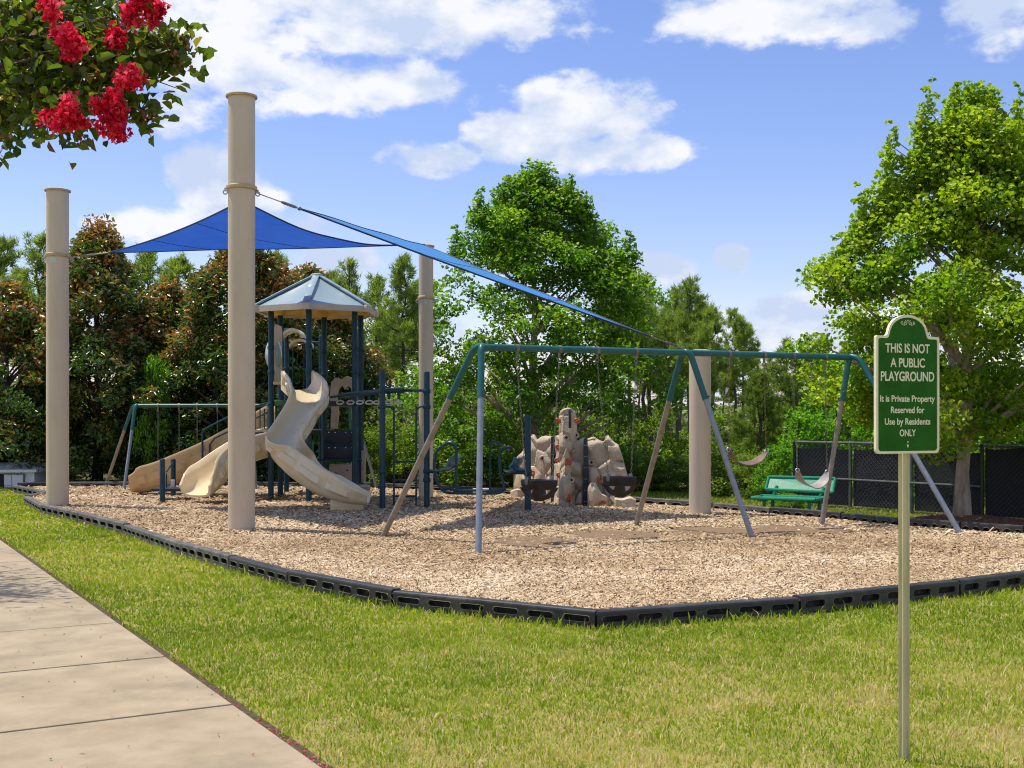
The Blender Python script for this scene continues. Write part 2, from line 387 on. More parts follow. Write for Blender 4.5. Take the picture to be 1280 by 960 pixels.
class MB:
    """collects shapes, in world metres, for ONE mesh object"""

    def __init__(self):
        self.v, self.f, self.mi = [], [], []
        self.cur = 0

    def add(self, vs, fs):
        b = len(self.v)
        self.v += [tuple(p) for p in vs]
        self.f += [tuple(i + b for i in q) for q in fs]
        self.mi += [self.cur] * len(fs)
        return self

    def box(self, c, s, rot=None, bev=0.0):
        hx, hy, hz = s[0] / 2, s[1] / 2, s[2] / 2
        c = Vector(c)
        if bev <= 0:
            P = [Vector((x, y, z)) for x in (-hx, hx) for y in (-hy, hy) for z in (-hz, hz)]
            F = [(0, 1, 3, 2), (4, 6, 7, 5), (0, 4, 5, 1), (2, 3, 7, 6), (0, 2, 6, 4), (1, 5, 7, 3)]
        else:
            bm = bmesh.new()
            bmesh.ops.create_cube(bm, size=1.0)
            for v in bm.verts:
                v.co = Vector((v.co.x * s[0], v.co.y * s[1], v.co.z * s[2]))
            bmesh.ops.bevel(bm, geom=list(bm.edges), offset=min(bev, min(s) * .45), segments=2, affect='EDGES', profile=.5)
            bm.verts.index_update()
            P = [v.co.copy() for v in bm.verts]
            F = [tuple(v.index for v in f.verts) for f in bm.faces]
            bm.free()
        if rot is not None:
            P = [rot @ p for p in P]
        return self.add([p + c for p in P], F)

    def bar(self, a, b, w, h, bev=0.0):
        a, b = Vector(a), Vector(b)
        d = b - a
        rot = d.to_track_quat('X', 'Z').to_matrix()
        return self.box((a + b) / 2, (d.length, w, h), rot, bev)

    def tube(self, pts, r, n=10, cap=True):
        pts = [Vector(p) for p in pts]
        k = len(pts)
        rs = [r] * k if isinstance(r, (int, float)) else list(r)
        T = []
        for i in range(k):
            t = (pts[min(i + 1, k - 1)] - pts[max(i - 1, 0)])
            T.append(t.normalized() if t.length > 1e-9 else Vector((0, 0, 1)))
        up = Vector((0, 0, 1)) if abs(T[0].z) < .9 else Vector((1, 0, 0))
        nrm = (up - T[0] * up.dot(T[0])).normalized()
        V, F = [], []
        for i in range(k):
            if i:
                nrm = (nrm - T[i] * nrm.dot(T[i]))
                nrm = nrm.normalized() if nrm.length > 1e-6 else T[i].orthogonal().normalized()
            bi = T[i].cross(nrm)
            for j in range(n):
                a = 2 * math.pi * j / n
                V.append(pts[i] + (nrm * math.cos(a) + bi * math.sin(a)) * rs[i])
        for i in range(k - 1):
            for j in range(n):
                F.append((i * n + j, i * n + (j + 1) % n, (i + 1) * n + (j + 1) % n, (i + 1) * n + j))
        if cap:
            F.append(tuple(range(n - 1, -1, -1)))
            F.append(tuple((k - 1) * n + j for j in range(n)))
        return self.add(V, F)

    def lathe(self, c, prof, n=24):
        """prof: list of (radius, z) from bottom to top, round a vertical axis at c"""
        c = Vector(c)
        V, F = [], []
        for (r, z) in prof:
            for j in range(n):
                a = 2 * math.pi * j / n
                V.append(c + Vector((r * math.cos(a), r * math.sin(a), z)))
        for i in range(len(prof) - 1):
            for j in range(n):
                F.append((i * n + j, i * n + (j + 1) % n, (i + 1) * n + (j + 1) % n, (i + 1) * n + j))
        F.append(tuple(range(n - 1, -1, -1)))
        F.append(tuple((len(prof) - 1) * n + j for j in range(n)))
        return self.add(V, F)

    def ball(self, c, r, n=10, m=7, rot=None):
        c = Vector(c)
        r = (r, r, r) if isinstance(r, (int, float)) else r
        V, F = [], []
        V.append(Vector((0, 0, -r[2])))
        for i in range(1, m):
            t = math.pi * i / m - math.pi / 2
            for j in range(n):
                a = 2 * math.pi * j / n
                V.append(Vector((r[0] * math.cos(t) * math.cos(a), r[1] * math.cos(t) * math.sin(a), r[2] * math.sin(t))))
        V.append(Vector((0, 0, r[2])))
        for j in range(n):
            F.append((0, 1 + (j + 1) % n, 1 + j))
        for i in range(m - 2):
            for j in range(n):
                F.append((1 + i * n + j, 1 + i * n + (j + 1) % n, 1 + (i + 1) * n + (j + 1) % n, 1 + (i + 1) * n + j))
        b = 1 + (m - 2) * n
        for j in range(n):
            F.append((len(V) - 1, b + j, b + (j + 1) % n))
        if rot is not None:
            V = [rot @ p for p in V]
        return self.add([p + c for p in V], F)

    def torus(self, c, r, t, rot=None, n=16, m=6, sx=1.0):
        c = Vector(c)
        V, F = [], []
        for i in range(n):
            a = 2 * math.pi * i / n
            for j in range(m):
                b = 2 * math.pi * j / m
                p = Vector(((r + t * math.cos(b)) * math.cos(a) * sx, (r + t * math.cos(b)) * math.sin(a), t * math.sin(b)))
                V.append((rot @ p if rot is not None else p) + c)
        for i in range(n):
            for j in range(m):
                F.append((i * m + j, ((i + 1) % n) * m + j, ((i + 1) % n) * m + (j + 1) % m, i * m + (j + 1) % m))
        return self.add(V, F)

    def prism(self, poly, ax, ay, o, n, t):
        """extrude a 2-D outline: point = o + x*ax + y*ay, thickness t along n (convex or concave)"""
        o, ax, ay, n = Vector(o), Vector(ax), Vector(ay), Vector(n)
        k = len(poly)
        V = [o + ax * x + ay * y for x, y in poly] + [o + ax * x + ay * y + n * t for x, y in poly]
        F = [tuple(range(k - 1, -1, -1)), tuple(range(k, 2 * k))]
        F += [(i, (i + 1) % k, k + (i + 1) % k, k + i) for i in range(k)]
        return self.add(V, F)

    def build(self, name, mat, parent=None, smooth=True, origin=None, angle=40):
        me = bpy.data.meshes.new(name)
        off = wloc(parent) if parent is not None else Vector(origin or (0, 0, 0))
        me.from_pydata([(p[0] - off.x, p[1] - off.y, p[2] - off.z) for p in self.v], [], self.f)
        for m in (mat if isinstance(mat, (list, tuple)) else [mat]):
            me.materials.append(m)
        if isinstance(mat, (list, tuple)):
            me.polygons.foreach_set('material_index', np.array(self.mi, dtype=np.int32))
        bm = bmesh.new()
        bm.from_mesh(me)
        bmesh.ops.recalc_face_normals(bm, faces=bm.faces)
        bm.to_mesh(me)
        bm.free()
        if smooth:
            me.shade_smooth()
            try:
                me.set_sharp_from_angle(angle=R(angle))
            except Exception:
                pass
        me.update()
        o = bpy.data.objects.new(name, me)
        COL.objects.link(o)
        if parent is not None:
            o.parent = parent
        else:
            o.location = off
        return o


def link_mesh(name, me, parent=None, loc=(0, 0, 0)):
    o = bpy.data.objects.new(name, me)
    COL.objects.link(o)
    o.parent = parent
    o.location = loc
    return o


def copy_tree(o, parent=None):
    c = o.copy()
    COL.objects.link(c)
    c.parent = parent
    for ch in o.children:
        copy_tree(ch, c)
    return c


def mass(name, V, F, tint, mat, smooth=False):
    """big triangle mesh from numpy arrays, 'tint' per face"""
    me = bpy.data.meshes.new(name)
    V = np.ascontiguousarray(V, dtype=np.float32).reshape(-1, 3)
    F = np.ascontiguousarray(F, dtype=np.int32)
    nf, k = F.shape
    me.vertices.add(len(V))
    me.vertices.foreach_set('co', V.ravel())
    me.loops.add(nf * k)
    me.loops.foreach_set('vertex_index', F.ravel())
    me.polygons.add(nf)
    me.polygons.foreach_set('loop_start', np.arange(0, nf * k, k, dtype=np.int32))
    me.update(calc_edges=True)
    if tint is not None:
        a = me.attributes.new('tint', 'FLOAT', 'FACE')
        a.data.foreach_set('value', np.clip(tint, 0, 1).astype(np.float32))
    me.materials.append(mat)
    if smooth:
        me.shade_smooth()
    return me


def spline(pts, per=8):
    """Catmull-Rom through points (Vectors or tuples of any length)"""
    P = [np.array(p, dtype=float) for p in pts]
    P = [2 * P[0] - P[1]] + P + [2 * P[-1] - P[-2]]
    out = []
    for i in range(1, len(P) - 2):
        for k in range(per):
            t = k / per
            out.append(.5 * ((2 * P[i]) + (P[i + 1] - P[i - 1]) * t + (2 * P[i - 1] - 5 * P[i] + 4 * P[i + 1] - P[i + 2]) * t * t
                             + (3 * P[i] - P[i - 1] - 3 * P[i + 1] + P[i + 2]) * t ** 3))
    out.append(P[-2])
    return [Vector(p) if len(p) == 3 else p for p in out]


# ------------------------------------------------------------------ value noise for scattering
_NT = RNG.random((256, 256))


def vnoise(x, y, s):
    x, y = np.asarray(x) * s + 1000.3, np.asarray(y) * s + 2000.7
    xi, yi = np.floor(x).astype(int), np.floor(y).astype(int)
    fx, fy = x - xi, y - yi
    fx, fy = fx * fx * (3 - 2 * fx), fy * fy * (3 - 2 * fy)
    g = lambda a, b: _NT[a % 256, b % 256]
    return (g(xi, yi) * (1 - fx) + g(xi + 1, yi) * fx) * (1 - fy) + (g(xi, yi + 1) * (1 - fx) + g(xi + 1, yi + 1) * fx) * fy


def inside(poly, x, y):
    r = np.zeros(len(x), bool)
    n = len(poly)
    for i in range(n):
        x1, y1 = poly[i]
        x2, y2 = poly[(i + 1) % n]
        c = ((y1 > y) != (y2 > y)) & (x < (x2 - x1) * (y - y1) / (y2 - y1 + 1e-12) + x1)
        r ^= c
    return r


# ================================================================== SETTING
# border line, outer top edge, z = 0.03
BZ = 0.03
front_px = [(1480, 692), (1200, 726), (1000, 746), (745, 763), (490, 738), (359, 714), (226, 679), (154, 655), (97, 641), (51, 631), (30, 619.5), (54, 614.5), (16, 606.8)]
front = [G(px, py, BZ) for px, py in front_px]
back_px = [(22, 603.6), (60, 602.5), (280, 602), (466, 604), (600, 609), (788, 621), (890, 628), (962, 634.4), (1051, 641), (1126, 648), (1200, 653), (1280, 658), (1500, 672)]
BKZ = 0.10
back = [G(px, py, BKZ) for px, py in back_px]
MULCH = [(p.x, p.y) for p in front] + [(p.x, p.y) for p in back]

# ground sheet to the horizon
g = MB()
nx = 40
g.add([(-500, -60, LAWN_Z), (500, -60, LAWN_Z), (500, 900, LAWN_Z), (-500, 900, LAWN_Z)], [(0, 1, 2, 3)])
tag(g.build('lawn', M['lawn'], smooth=False), kind='structure')
# forest floor sheet behind the playground
ff = MB()
fl = [(p.x + .2, p.y + 1.1 + .5 * math.sin(p.x * 1.3)) for p in back]
poly = [(-60, 29.5)] + fl + [(60, 15), (60, 260), (-60, 260)]
ff.add([(x, y, LAWN_Z + .006) for x, y in poly], [tuple(range(len(poly)))])
tag(ff.build('forest_floor', M['forest'], smooth=False), kind='structure')
# wood-chip play surface
mb = MB()
mb.add([(x, y, 0.0) for x, y in MULCH], [tuple(range(len(MULCH)))])
mulch = mb.build('mulch_bed', M['mulch'], smooth=False)
tag(mulch, kind='structure')

# worn soil patches under the swings (thin irregular sheets)
PATCH = [(668, 678, .56, .72), (768, 669, .66, .72), (890, 664, .60, .6), (990, 663, .80, .62), (255, 616, .8, .5)]
for i, (px, py, rx, ry) in enumerate(PATCH):
    c = G(px, py)
    pb = MB()
    n = 40
    ring = []
    for k in range(n):
        a = 2 * math.pi * k / n
        rr = 1 + .22 * math.sin(3 * a + i) + .13 * math.sin(5 * a + 2 * i) + random.uniform(-.05, .05)
        ring.append((c.x + rx * rr * math.cos(a), c.y + ry * rr * math.sin(a), .005 + .0006 * i))
    pb.add([(c.x, c.y, .005 + .0006 * i)] + ring, [(0, 1 + k, 1 + (k + 1) % n) for k in range(n)])
    pb.build('bare_soil', M['soil'], mulch, smooth=False)

# ---------------------------------------------------------------- plastic border
def border_timber(a, b, out, worn):
    """one hollow plastic landscape timber from a to b (top outer edge), outward normal out"""
    a, b = Vector(a), Vector(b)
    ax = (b - a)
    L_ = ax.length
    ax.normalize()
    out = Vector(out)
    m = MB()
    zt, zb, th = a.z, LAWN_Z - .02, .11
    g_ = .011
    P = lambda s, n_, z: a + ax * s + out * n_ + Vector((0, 0, z - a.z))
    fs, fe = g_, L_ - g_
    z1, z2 = zb + .072, zt - .040           # slot band
    m.cur = 0
    # top with rounded outer lip, back, ends
    prof = [(-th, zb), (-th, zt - .01), (-th + .012, zt), (-.016, zt), (-.004, zt - .006), (0.0, zt - .018), (0.0, z2)]
    for i in range(len(prof) - 1):
        (n0, q0), (n1, q1) = prof[i], prof[i + 1]
        m.add([P(fs, n0, q0), P(fe, n0, q0), P(fe, n1, q1), P(fs, n1, q1)], [(0, 1, 2, 3)])
    m.add([P(fs, 0, z1), P(fe, 0, z1), P(fe, .004, zb), P(fs, .004, zb)], [(0, 1, 2, 3)])
    for s in (fs, fe):
        m.add([P(s, -th, zb), P(s, -th, zt - .01), P(s, -th + .012, zt), P(s, -.016, zt), P(s, 0, zt - .018), P(s, .004, zb)], [(0, 1, 2, 3, 4, 5)])
    nslot = 6
    cw = (fe - fs) / nslot
    for k in range(nslot):
        x0, x1 = fs + k * cw, fs + (k + 1) * cw
        xm, hw, hh, zm = (x0 + x1) / 2, cw * .345, (z2 - z1) * .40, (z1 + z2) / 2
        ring = []
        cr = hh * .85
        for (sx, sz, a0) in ((1, -1, -90), (1, 1, 0), (-1, 1, 90), (-1, -1, 180)):
            for t in (0, 45, 90):
                an = R(a0 + t)
                ring.append((xm + sx * (hw - cr) + cr * math.cos(an), zm + sz * (hh - cr) + cr * math.sin(an)))
        n_ = len(ring)
        outer = []
        for (x, z) in ring:
            dx, dz = x - xm, z - zm
            sc2 = min((cw / 2) / max(abs(dx), 1e-6), ((z2 - z1) / 2) / max(abs(dz), 1e-6))
            outer.append((xm + dx * sc2, zm + dz * sc2))
        # make sure cell corners are covered
        m.cur = 0
        V = [P(x, 0, z) for x, z in outer] + [P(x, 0, z) for x, z in ring]
        m.add(V, [(i, (i + 1) % n_, n_ + (i + 1) % n_, n_ + i) for i in range(n_)])
        for (cx_, cz_) in ((x0, z1), (x1, z1), (x0, z2), (x1, z2)):
            near = sorted(range(n_), key=lambda i: (outer[i][0] - cx_) ** 2 + (outer[i][1] - cz_) ** 2)[:2]
            m.add([P(cx_, 0, cz_), P(outer[near[0]][0], 0, outer[near[0]][1]), P(outer[near[1]][0], 0, outer[near[1]][1])], [(0, 1, 2)])
        # raised lip round the slot, then the recess
        lip = [(xm + (x - xm) * 1.10, zm + (z - zm) * 1.16) for x, z in ring]
        m.cur = 1
        V = [P(x, .0005, z) for x, z in lip] + [P(x, .006, z) for x, z in [(xm + (x - xm) * 1.05, zm + (z - zm) * 1.08) for x, z in ring]] + [P(x, -.004, z) for x, z in ring]
        F = []
        for i in range(n_):
            j = (i + 1) % n_
            F += [(i, j, n_ + j, n_ + i), (n_ + i, n_ + j, 2 * n_ + j, 2 * n_ + i)]
        m.add(V, F)
        m.cur = 2
        V = [P(x, -.004, z) for x, z in ring] + [P(x, -.055, z) for x, z in ring]
        m.add(V, [(i, (i + 1) % n_, n_ + (i + 1) % n_, n_ + i) for i in range(n_)] + [tuple(range(n_, 2 * n_))])
    return m, [M['border_worn'] if worn else M['border'], M['border_worn'], M['slot']]


bd = thing('playground_border', 'black slotted plastic border edging the wood chip play area', 'border', (front[4].x, front[4].y, LAWN_Z))


def run_border(pts, seglen, worn_fn, right_hand=True, fixed=False):
    for i in range(len(pts) - 1):
        a, b = pts[i], pts[i + 1]
        n = 1 if fixed else max(1, round((b - a).length / seglen))
        for k in range(n):
            p, q = a.lerp(b, k / n), a.lerp(b, (k + 1) / n)
            jz = random.uniform(-.014, .010)
            p, q = p + Vector((0, 0, jz)), q + Vector((0, 0, jz))
            t = (q - p).normalized()
            out = Vector((-t.y, t.x, 0)) * (-1 if right_hand else 1)
            w = worn_fn(p)
            m, mats = border_timber(p, q, out, w)
            m.build('border_timber', mats, bd, smooth=False)


# front run goes right -> left as seen; outward side is towards the camera
run_border(front, 1.95, lambda p: p.x < -3.2 or random.random() < .2, right_hand=False)
run_border(list(back), 1.95, lambda p: random.random() < .3, right_hand=True)
run_border([back[-1], Vector((front[0].x, front[0].y, BKZ))], 1.95, lambda p: False, right_hand=True)

# ---------------------------------------------------------------- sidewalk
SW0 = Vector((-0.97, 5.92, 0))
SWD = Vector((-0.497, 0.868, 0)).normalized()
SWN = Vector((-SWD.y, SWD.x, 0))            # to the left of travel = away from the lawn
SW_W = 1.75
mb = MB()
a, b = SW0 - SWD * 9, SW0 + SWD * 40
mb.add([(p.x, p.y, LAWN_Z + .004) for p in (a - SWN * .07, b - SWN * .07, b + SWN * (SW_W + .07), a + SWN * (SW_W + .07))], [(0, 1, 2, 3)])
sw = mb.build('sidewalk', M['joint'], smooth=False)
tag(sw, kind='structure')
s = -7.0 + .28
k = 0
while s < 38:
    ln = 1.62
    p, q = SW0 + SWD * (s + .012), SW0 + SWD * (s + ln - .012)
    m = MB()
    zt = LAWN_Z + .022 + random.uniform(-.003, .003)
    zb = LAWN_Z - .06
    c = (p + q) / 2 + SWN * SW_W / 2
    rot = Matrix((SWD, SWN, Vector((0, 0, 1)))).transposed()
    m.box((c.x, c.y, (zt + zb) / 2), ((q - p).length, SW_W, zt - zb), rot, .008)
    m.build('slab', M['concrete'], sw, smooth=False)
    s += ln
    k += 1


def side_of_walk(x, y):
    """signed distance to the left of the lawn-side edge of the walk"""
    return (x - SW0.x) * SWN.x + (y - SW0.y) * SWN.y


# ---------------------------------------------------------------- grass
def grass():
    xs, ys, hs, ws = [], [], [], []
    for (d0, d1, den, w) in ((3.6, 6.5, 5200, .0032), (6.5, 9.8, 4600, .0040), (9.8, 13, 2500, .0058), (13, 18, 1150, .009), (18, 30, 560, .014)):
        n = int((d1 - d0) * (d1 * 1.0 + 9) * den)
        y = RNG.uniform(d0, d1, n)
        x = RNG.uniform(-(d1 * .50 + 4.5), d1 * .50 + 4.5, n)
        ok = (np.abs(x) < y * .50 + .9) | ((np.abs(x) < y * .50 + 4.5) & (RNG.random(n) < .4))
        s = side_of_walk(x, y)
        ok &= ((s < -.005 - .075 * vnoise(x, y, 6)) | (s > SW_W + .04)) & ~inside(MULCH, x, y)
        ok &= y < 29 - .0 * x
        thin = vnoise(x, y, .9) * .6 + vnoise(x, y, 3.5) * .4
        ok &= RNG.random(n) < (.55 + .7 * thin)
        x, y, thin = x[ok], y[ok], thin[ok]
        # not behind the play area
        xs.append(x); ys.append(y)
        hs.append(RNG.gamma(5.0, .0062, len(x)) * (.5 + .7 * vnoise(x, y, 9)))
        ws.append(np.full(len(x), w) * RNG.uniform(.7, 1.3, len(x)))
    x, y, h, w = map(np.concatenate, (xs, ys, hs, ws))
    n = len(x)
    edge_ = inside(MULCH, x, y + .16) | inside(MULCH, x + .16, y) | (np.hypot(x - (1130.5 - CX) * 6.03 / FOC, y - 6.03) < .10)
    h = np.where(edge_ & (y < 22), h * RNG.uniform(1.0, 1.9, n), h)
    az = RNG.uniform(0, 2 * np.pi, n)
    lean = RNG.uniform(.1, 1.0, n) * h
    dx, dy = np.cos(az), np.sin(az)
    wa = RNG.uniform(0, 2 * np.pi, n)
    wx, wy = np.cos(wa) * w, np.sin(wa) * w
    z0 = np.full(n, LAWN_Z - .002)
    V = np.zeros((n, 5, 3))
    V[:, 0] = np.stack([x - wx, y - wy, z0], 1)
    V[:, 1] = np.stack([x + wx, y + wy, z0], 1)
    mx, my, mz = x + dx * lean * .35, y + dy * lean * .35, z0 + h * .62
    V[:, 2] = np.stack([mx + wx * .8, my + wy * .8, mz], 1)
    V[:, 3] = np.stack([mx - wx * .8, my - wy * .8, mz], 1)
    V[:, 4] = np.stack([x + dx * lean, y + dy * lean, z0 + h * RNG.uniform(.85, 1.05, n)], 1)
    b = np.arange(n)[:, None] * 5
    F = np.concatenate([b + [0, 1, 2], b + [0, 2, 3], b + [3, 2, 4]])
    patch = vnoise(x, y, .55) * .45 + vnoise(x, y, 1.7) * .35 + vnoise(x, y, 6) * .2
    # far left lawn lush green, foreground with more straw
    near = np.clip((9.6 - y) / 3.5, 0, 1) * np.clip((x + 3) / 3, 0, 1)
    t = RNG.normal(.25, .13, n) + (patch - .5) * .75 + near * .12
    pz_ = vnoise(x, y, 2.1) * .55 + vnoise(x, y, 7) * .45
    straw = RNG.random(n) < (.05 + 1.1 * np.clip(patch - .42, 0, 1) * (.15 + near) + near * (.10 + 2.2 * np.clip(pz_ - .46, 0, 1)) + .05 * (y < 13))
    t = np.where(straw, RNG.uniform(.68, 1.0, n), np.clip(t - .14 * (RNG.random(n) < .3), 0, .70))
    me = mass('grass', V, F, np.tile(t, 3), M['grass'])
    o = link_mesh('grass', me)
    tag(o, kind='stuff')


grass()


# ---------------------------------------------------------------- loose wood chips
def chips():
    X, Y, S = [], [], []
    for (d0, d1, den, s) in ((9.4, 12.5, 2900, .46), (12.5, 16, 1800, .54), (16, 21, 600, .8), (21, 29, 200, 1.1)):
        w = d1 * .47 + 2.5
        n = int((d1 - d0) * 2 * w * den)
        x, y = RNG.uniform(-w, w, n), RNG.uniform(d0, d1, n)
        ok = inside(MULCH, x, y) & inside(MULCH, x, y - .17) & inside(MULCH, x - .15, y - .05) & inside(MULCH, x + .15, y + .05) & (np.abs(x) < y * .47 + 2.5)
        for (px, py, rx, ry) in PATCH:
            c = G(px, py)
            ok &= ~((((x - c.x) / rx) ** 2 + ((y - c.y) / ry) ** 2 < 1) & (RNG.random(n) < .96))
        X.append(x[ok]); Y.append(y[ok]); S.append(np.full(ok.sum(), s))
    x, y, s = map(np.concatenate, (X, Y, S))
    n = len(x)
    ln = RNG.gamma(1.7, .019, n) * s + .010
    wd = RNG.uniform(.006, .017, n) * s
    az = RNG.uniform(0, 2 * np.pi, n)
    pit = RNG.normal(0, .22, n)
    d = np.stack([np.cos(az) * np.cos(pit), np.sin(az) * np.cos(pit), np.sin(pit)], 1)
    sd = np.stack([-np.sin(az), np.cos(az), RNG.normal(0, .35, n)], 1)
    c = np.stack([x, y, RNG.uniform(.002, .016, n) + np.abs(np.sin(pit)) * ln * .5], 1)
    up = np.array([0, 0, 1.0])
    hgt = RNG.uniform(.003, .010, n)[:, None]
    V = np.zeros((n, 6, 3))
    for k, e in ((0, -1), (1, 1)):
        q = c + d * (ln * .5 * e)[:, None]
        V[:, k * 3 + 0] = q - sd * wd[:, None]
        V[:, k * 3 + 1] = q + up * hgt
        V[:, k * 3 + 2] = q + sd * wd[:, None]
    b = np.arange(n)[:, None] * 6
    F = np.concatenate([b + [0, 3, 4], b + [0, 4, 1], b + [1, 4, 5], b + [1, 5, 2]])
    t = np.clip(RNG.normal(.60, .18, n) + (vnoise(x, y, .7) - .5) * .30 + (vnoise(x, y, 2.3) - .5) * .22, 0, 1)
    t = np.where(RNG.random(n) < .09, RNG.uniform(0, .25, n), t)
    o = link_mesh('wood_chips', mass('wood_chips', V, F, np.tile(t, 4), M['chips']))
    tag(o, kind='stuff')


chips()


# ================================================================== PLANTS
def leaf_tris(C, ln, wd, bias, spread, rng=RNG, fold=.25, oval=False):
    """folded two-triangle leaves at centres C"""
    n = len(C)
    nr = np.asarray(bias, float) + rng.normal(0, 1, (n, 3)) * spread
    nr /= np.linalg.norm(nr, axis=1, keepdims=True) + 1e-9
    t = rng.normal(0, 1, (n, 3))
    t -= nr * np.sum(t * nr, 1, keepdims=True)
    t /= np.linalg.norm(t, axis=1, keepdims=True) + 1e-9
    s = np.cross(nr, t)
    L_ = (ln * rng.uniform(.65, 1.25, n))[:, None]
    W_ = (wd * rng.uniform(.75, 1.2, n))[:, None]
    if oval:
        V = np.zeros((n, 6, 3))
        cl = nr * L_ * rng.uniform(-.12, .12, (n, 1))
        V[:, 0] = C - t * L_ * .5 + cl
        V[:, 1] = C - t * L_ * .18 + s * W_ * .46 + nr * W_ * fold
        V[:, 2] = C + t * L_ * .20 + s * W_ * .40 + nr * W_ * fold
        V[:, 3] = C + t * L_ * .5 - nr * L_ * .12 + cl
        V[:, 4] = C + t * L_ * .20 - s * W_ * .40 + nr * W_ * fold
        V[:, 5] = C - t * L_ * .18 - s * W_ * .46 + nr * W_ * fold
        b = np.arange(n)[:, None] * 6
        F = np.concatenate([b + [0, 1, 2], b + [0, 2, 3], b + [0, 3, 4], b + [0, 4, 5]])
        return V.reshape(-1, 3), F
    V = np.zeros((n, 4, 3))
    V[:, 0] = C - t * L_ * .5
    V[:, 1] = C + s * W_ * .5 + nr * W_ * fold
    V[:, 2] = C + t * L_ * .5 - nr * L_ * .1
    V[:, 3] = C - s * W_ * .5 + nr * W_ * fold
    b = np.arange(n)[:, None] * 4
    F = np.concatenate([b + [0, 1, 2], b + [0, 2, 3]])
    return V.reshape(-1, 3), F


def limb(mb_, a, b, r0, r1, rng, sag=.15, n=5, sides=6):
    a, b = Vector(a), Vector(b)
    L_ = (b - a).length
    pts = []
    off = Vector((rng.normal(0, 1), rng.normal(0, 1), rng.normal(0, .4))) * L_ * .07
    for i in range(n + 1):
        t = i / n
        p = a.lerp(b, t) + off * math.sin(t * math.pi) - Vector((0, 0, sag * L_ * math.sin(t * math.pi) * .5))
        pts.append(p)
    mb_.tube(pts, [r0 + (r1 - r0) * (i / n) for i in range(n + 1)], sides)
    return pts


def broadleaf_tree(name, label, cat, base, height, profile, crown_lo, n_clump, leaves_per, leaf, mat, bark, trunk_r,
                   seed, trunk_top=.8, fork=None, clump_r=(.3, .55), lean=(0, 0), shoots=(), group=None, flat=.6, tintmean=.45, shell=.55, tintvar=.13, oval=False, tintrise=.12):
    """trunk, limbs that reach each leaf clump, crown of many small leaves.
    profile(t, az) gives the crown radius at relative height t."""
    rng = np.random.default_rng(seed)
    root = thing(name, label, cat, base, group)
    base = Vector(base)
    tm = MB()
    top = base + Vector((lean[0], lean[1], height * trunk_top))
    tp = []
    for i in range(9):
        t = i / 8
        p = base.lerp(top, t) + Vector((rng.normal(0, .03), rng.normal(0, .03), 0)) * height * .12 * math.sin(t * math.pi)
        tp.append(p)
    rad = [trunk_r * (1.35 if i == 0 else 1) * (1 - .85 * (i / 8)) + .01 for i in range(9)]
    tm.tube(tp, rad, 9)
    cl, cr_, ct = [], [], []
    tries = 0
    while len(cl) < n_clump and tries < n_clump * 30:
        tries += 1
        t = rng.uniform(0, 1) ** .85
        az = rng.uniform(0, 2 * math.pi)
        R0 = profile(t, az)
        if R0 <= 0.02:
            continue
        rr = R0 * (shell + (1 - shell) * rng.random()) if rng.random() < .75 else R0 * math.sqrt(rng.random()) * .8
        if rng.random() > min(1.0, R0 / 1.6 + .25):
            continue
        z = crown_lo + t * (height - crown_lo)
        ax = t * .9
        c = Vector((base.x + lean[0] * ax + rr * math.cos(az), base.y + lean[1] * ax + rr * math.sin(az), base.z + z))
        cl.append(c)
        cr_.append(rng.uniform(*clump_r))
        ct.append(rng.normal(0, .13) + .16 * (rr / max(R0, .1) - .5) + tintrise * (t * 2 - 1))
    for (sx, sy, sz, sr) in shoots:                 # upright leafy shoots that break the outline
        n_ = max(3, int(sr / .12))
        for k in range(n_):
            f = k / n_
            cl.append(Vector((base.x + sx + rng.normal(0, .04), base.y + sy + rng.normal(0, .04), base.z + sz - sr + sr * 1.0 * f)))
            cr_.append(.36 * (1.1 - f))
            ct.append(.1)
    C, T = [], []
    for c, r_, t_ in zip(cl, cr_, ct):
        m = int(leaves_per * (r_ / clump_r[1]) ** 2) + 4
        q = rng.normal(0, 1, (m, 3))
        q /= np.linalg.norm(q, axis=1, keepdims=True)
        q *= (rng.random(m) ** .45)[:, None] * r_
        q[:, 2] *= flat
        out = np.array([c.x - base.x, c.y - base.y, 0])
        q[:, 2] -= .22 * (q @ (out / (np.linalg.norm(out) + 1e-6)))       # pads droop outwards
        C.append(np.array(c)[None] + q)
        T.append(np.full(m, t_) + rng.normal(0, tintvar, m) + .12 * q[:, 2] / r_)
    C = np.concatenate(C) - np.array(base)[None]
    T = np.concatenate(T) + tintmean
    V, F = leaf_tris(C, leaf[0], leaf[1], (0, 0, .9), .62, rng, oval=oval)
    # limbs
    order = sorted(range(len(cl)), key=lambda i: rng.random())[:min(len(cl), 70)]
    for i in order:
        c = cl[i]
        zrel = (c.z - base.z)
        f = max(.12, min(.95, (zrel - .9 * math.hypot(c.x - base.x, c.y - base.y)) / (height * trunk_top)))
        if fork:
            f = max(f, fork)
        k = f * 8
        i0 = min(7, int(k))
        a = tp[i0].lerp(tp[i0 + 1], k - i0)
        r0 = max(.012, min(rad[i0] * .55, .012 + .018 * (c - a).length))
        limb(tm, a, c, r0, .006, rng, sag=-.12)
    tm.build('trunk', bark, root)
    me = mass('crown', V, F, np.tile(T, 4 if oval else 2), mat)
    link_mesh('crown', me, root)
    return root


def wob(az, seed, amp=.22):
    return 1 + amp * math.sin(2 * az + seed) + amp * .7 * math.sin(3 * az + 1.7 * seed) + amp * .45 * math.sin(5 * az + 2.3 * seed)


# --- maple in the middle, behind the climbing wall
def prof_mid(t, az):
    return (2.75 if t < .4 else 2.75 * max(0.0, 1 - ((t - .4) / .63) ** 1.6)) * wob(az, .8, .13) * (1 + .16 * math.sin(t * 23 + 2 * az))


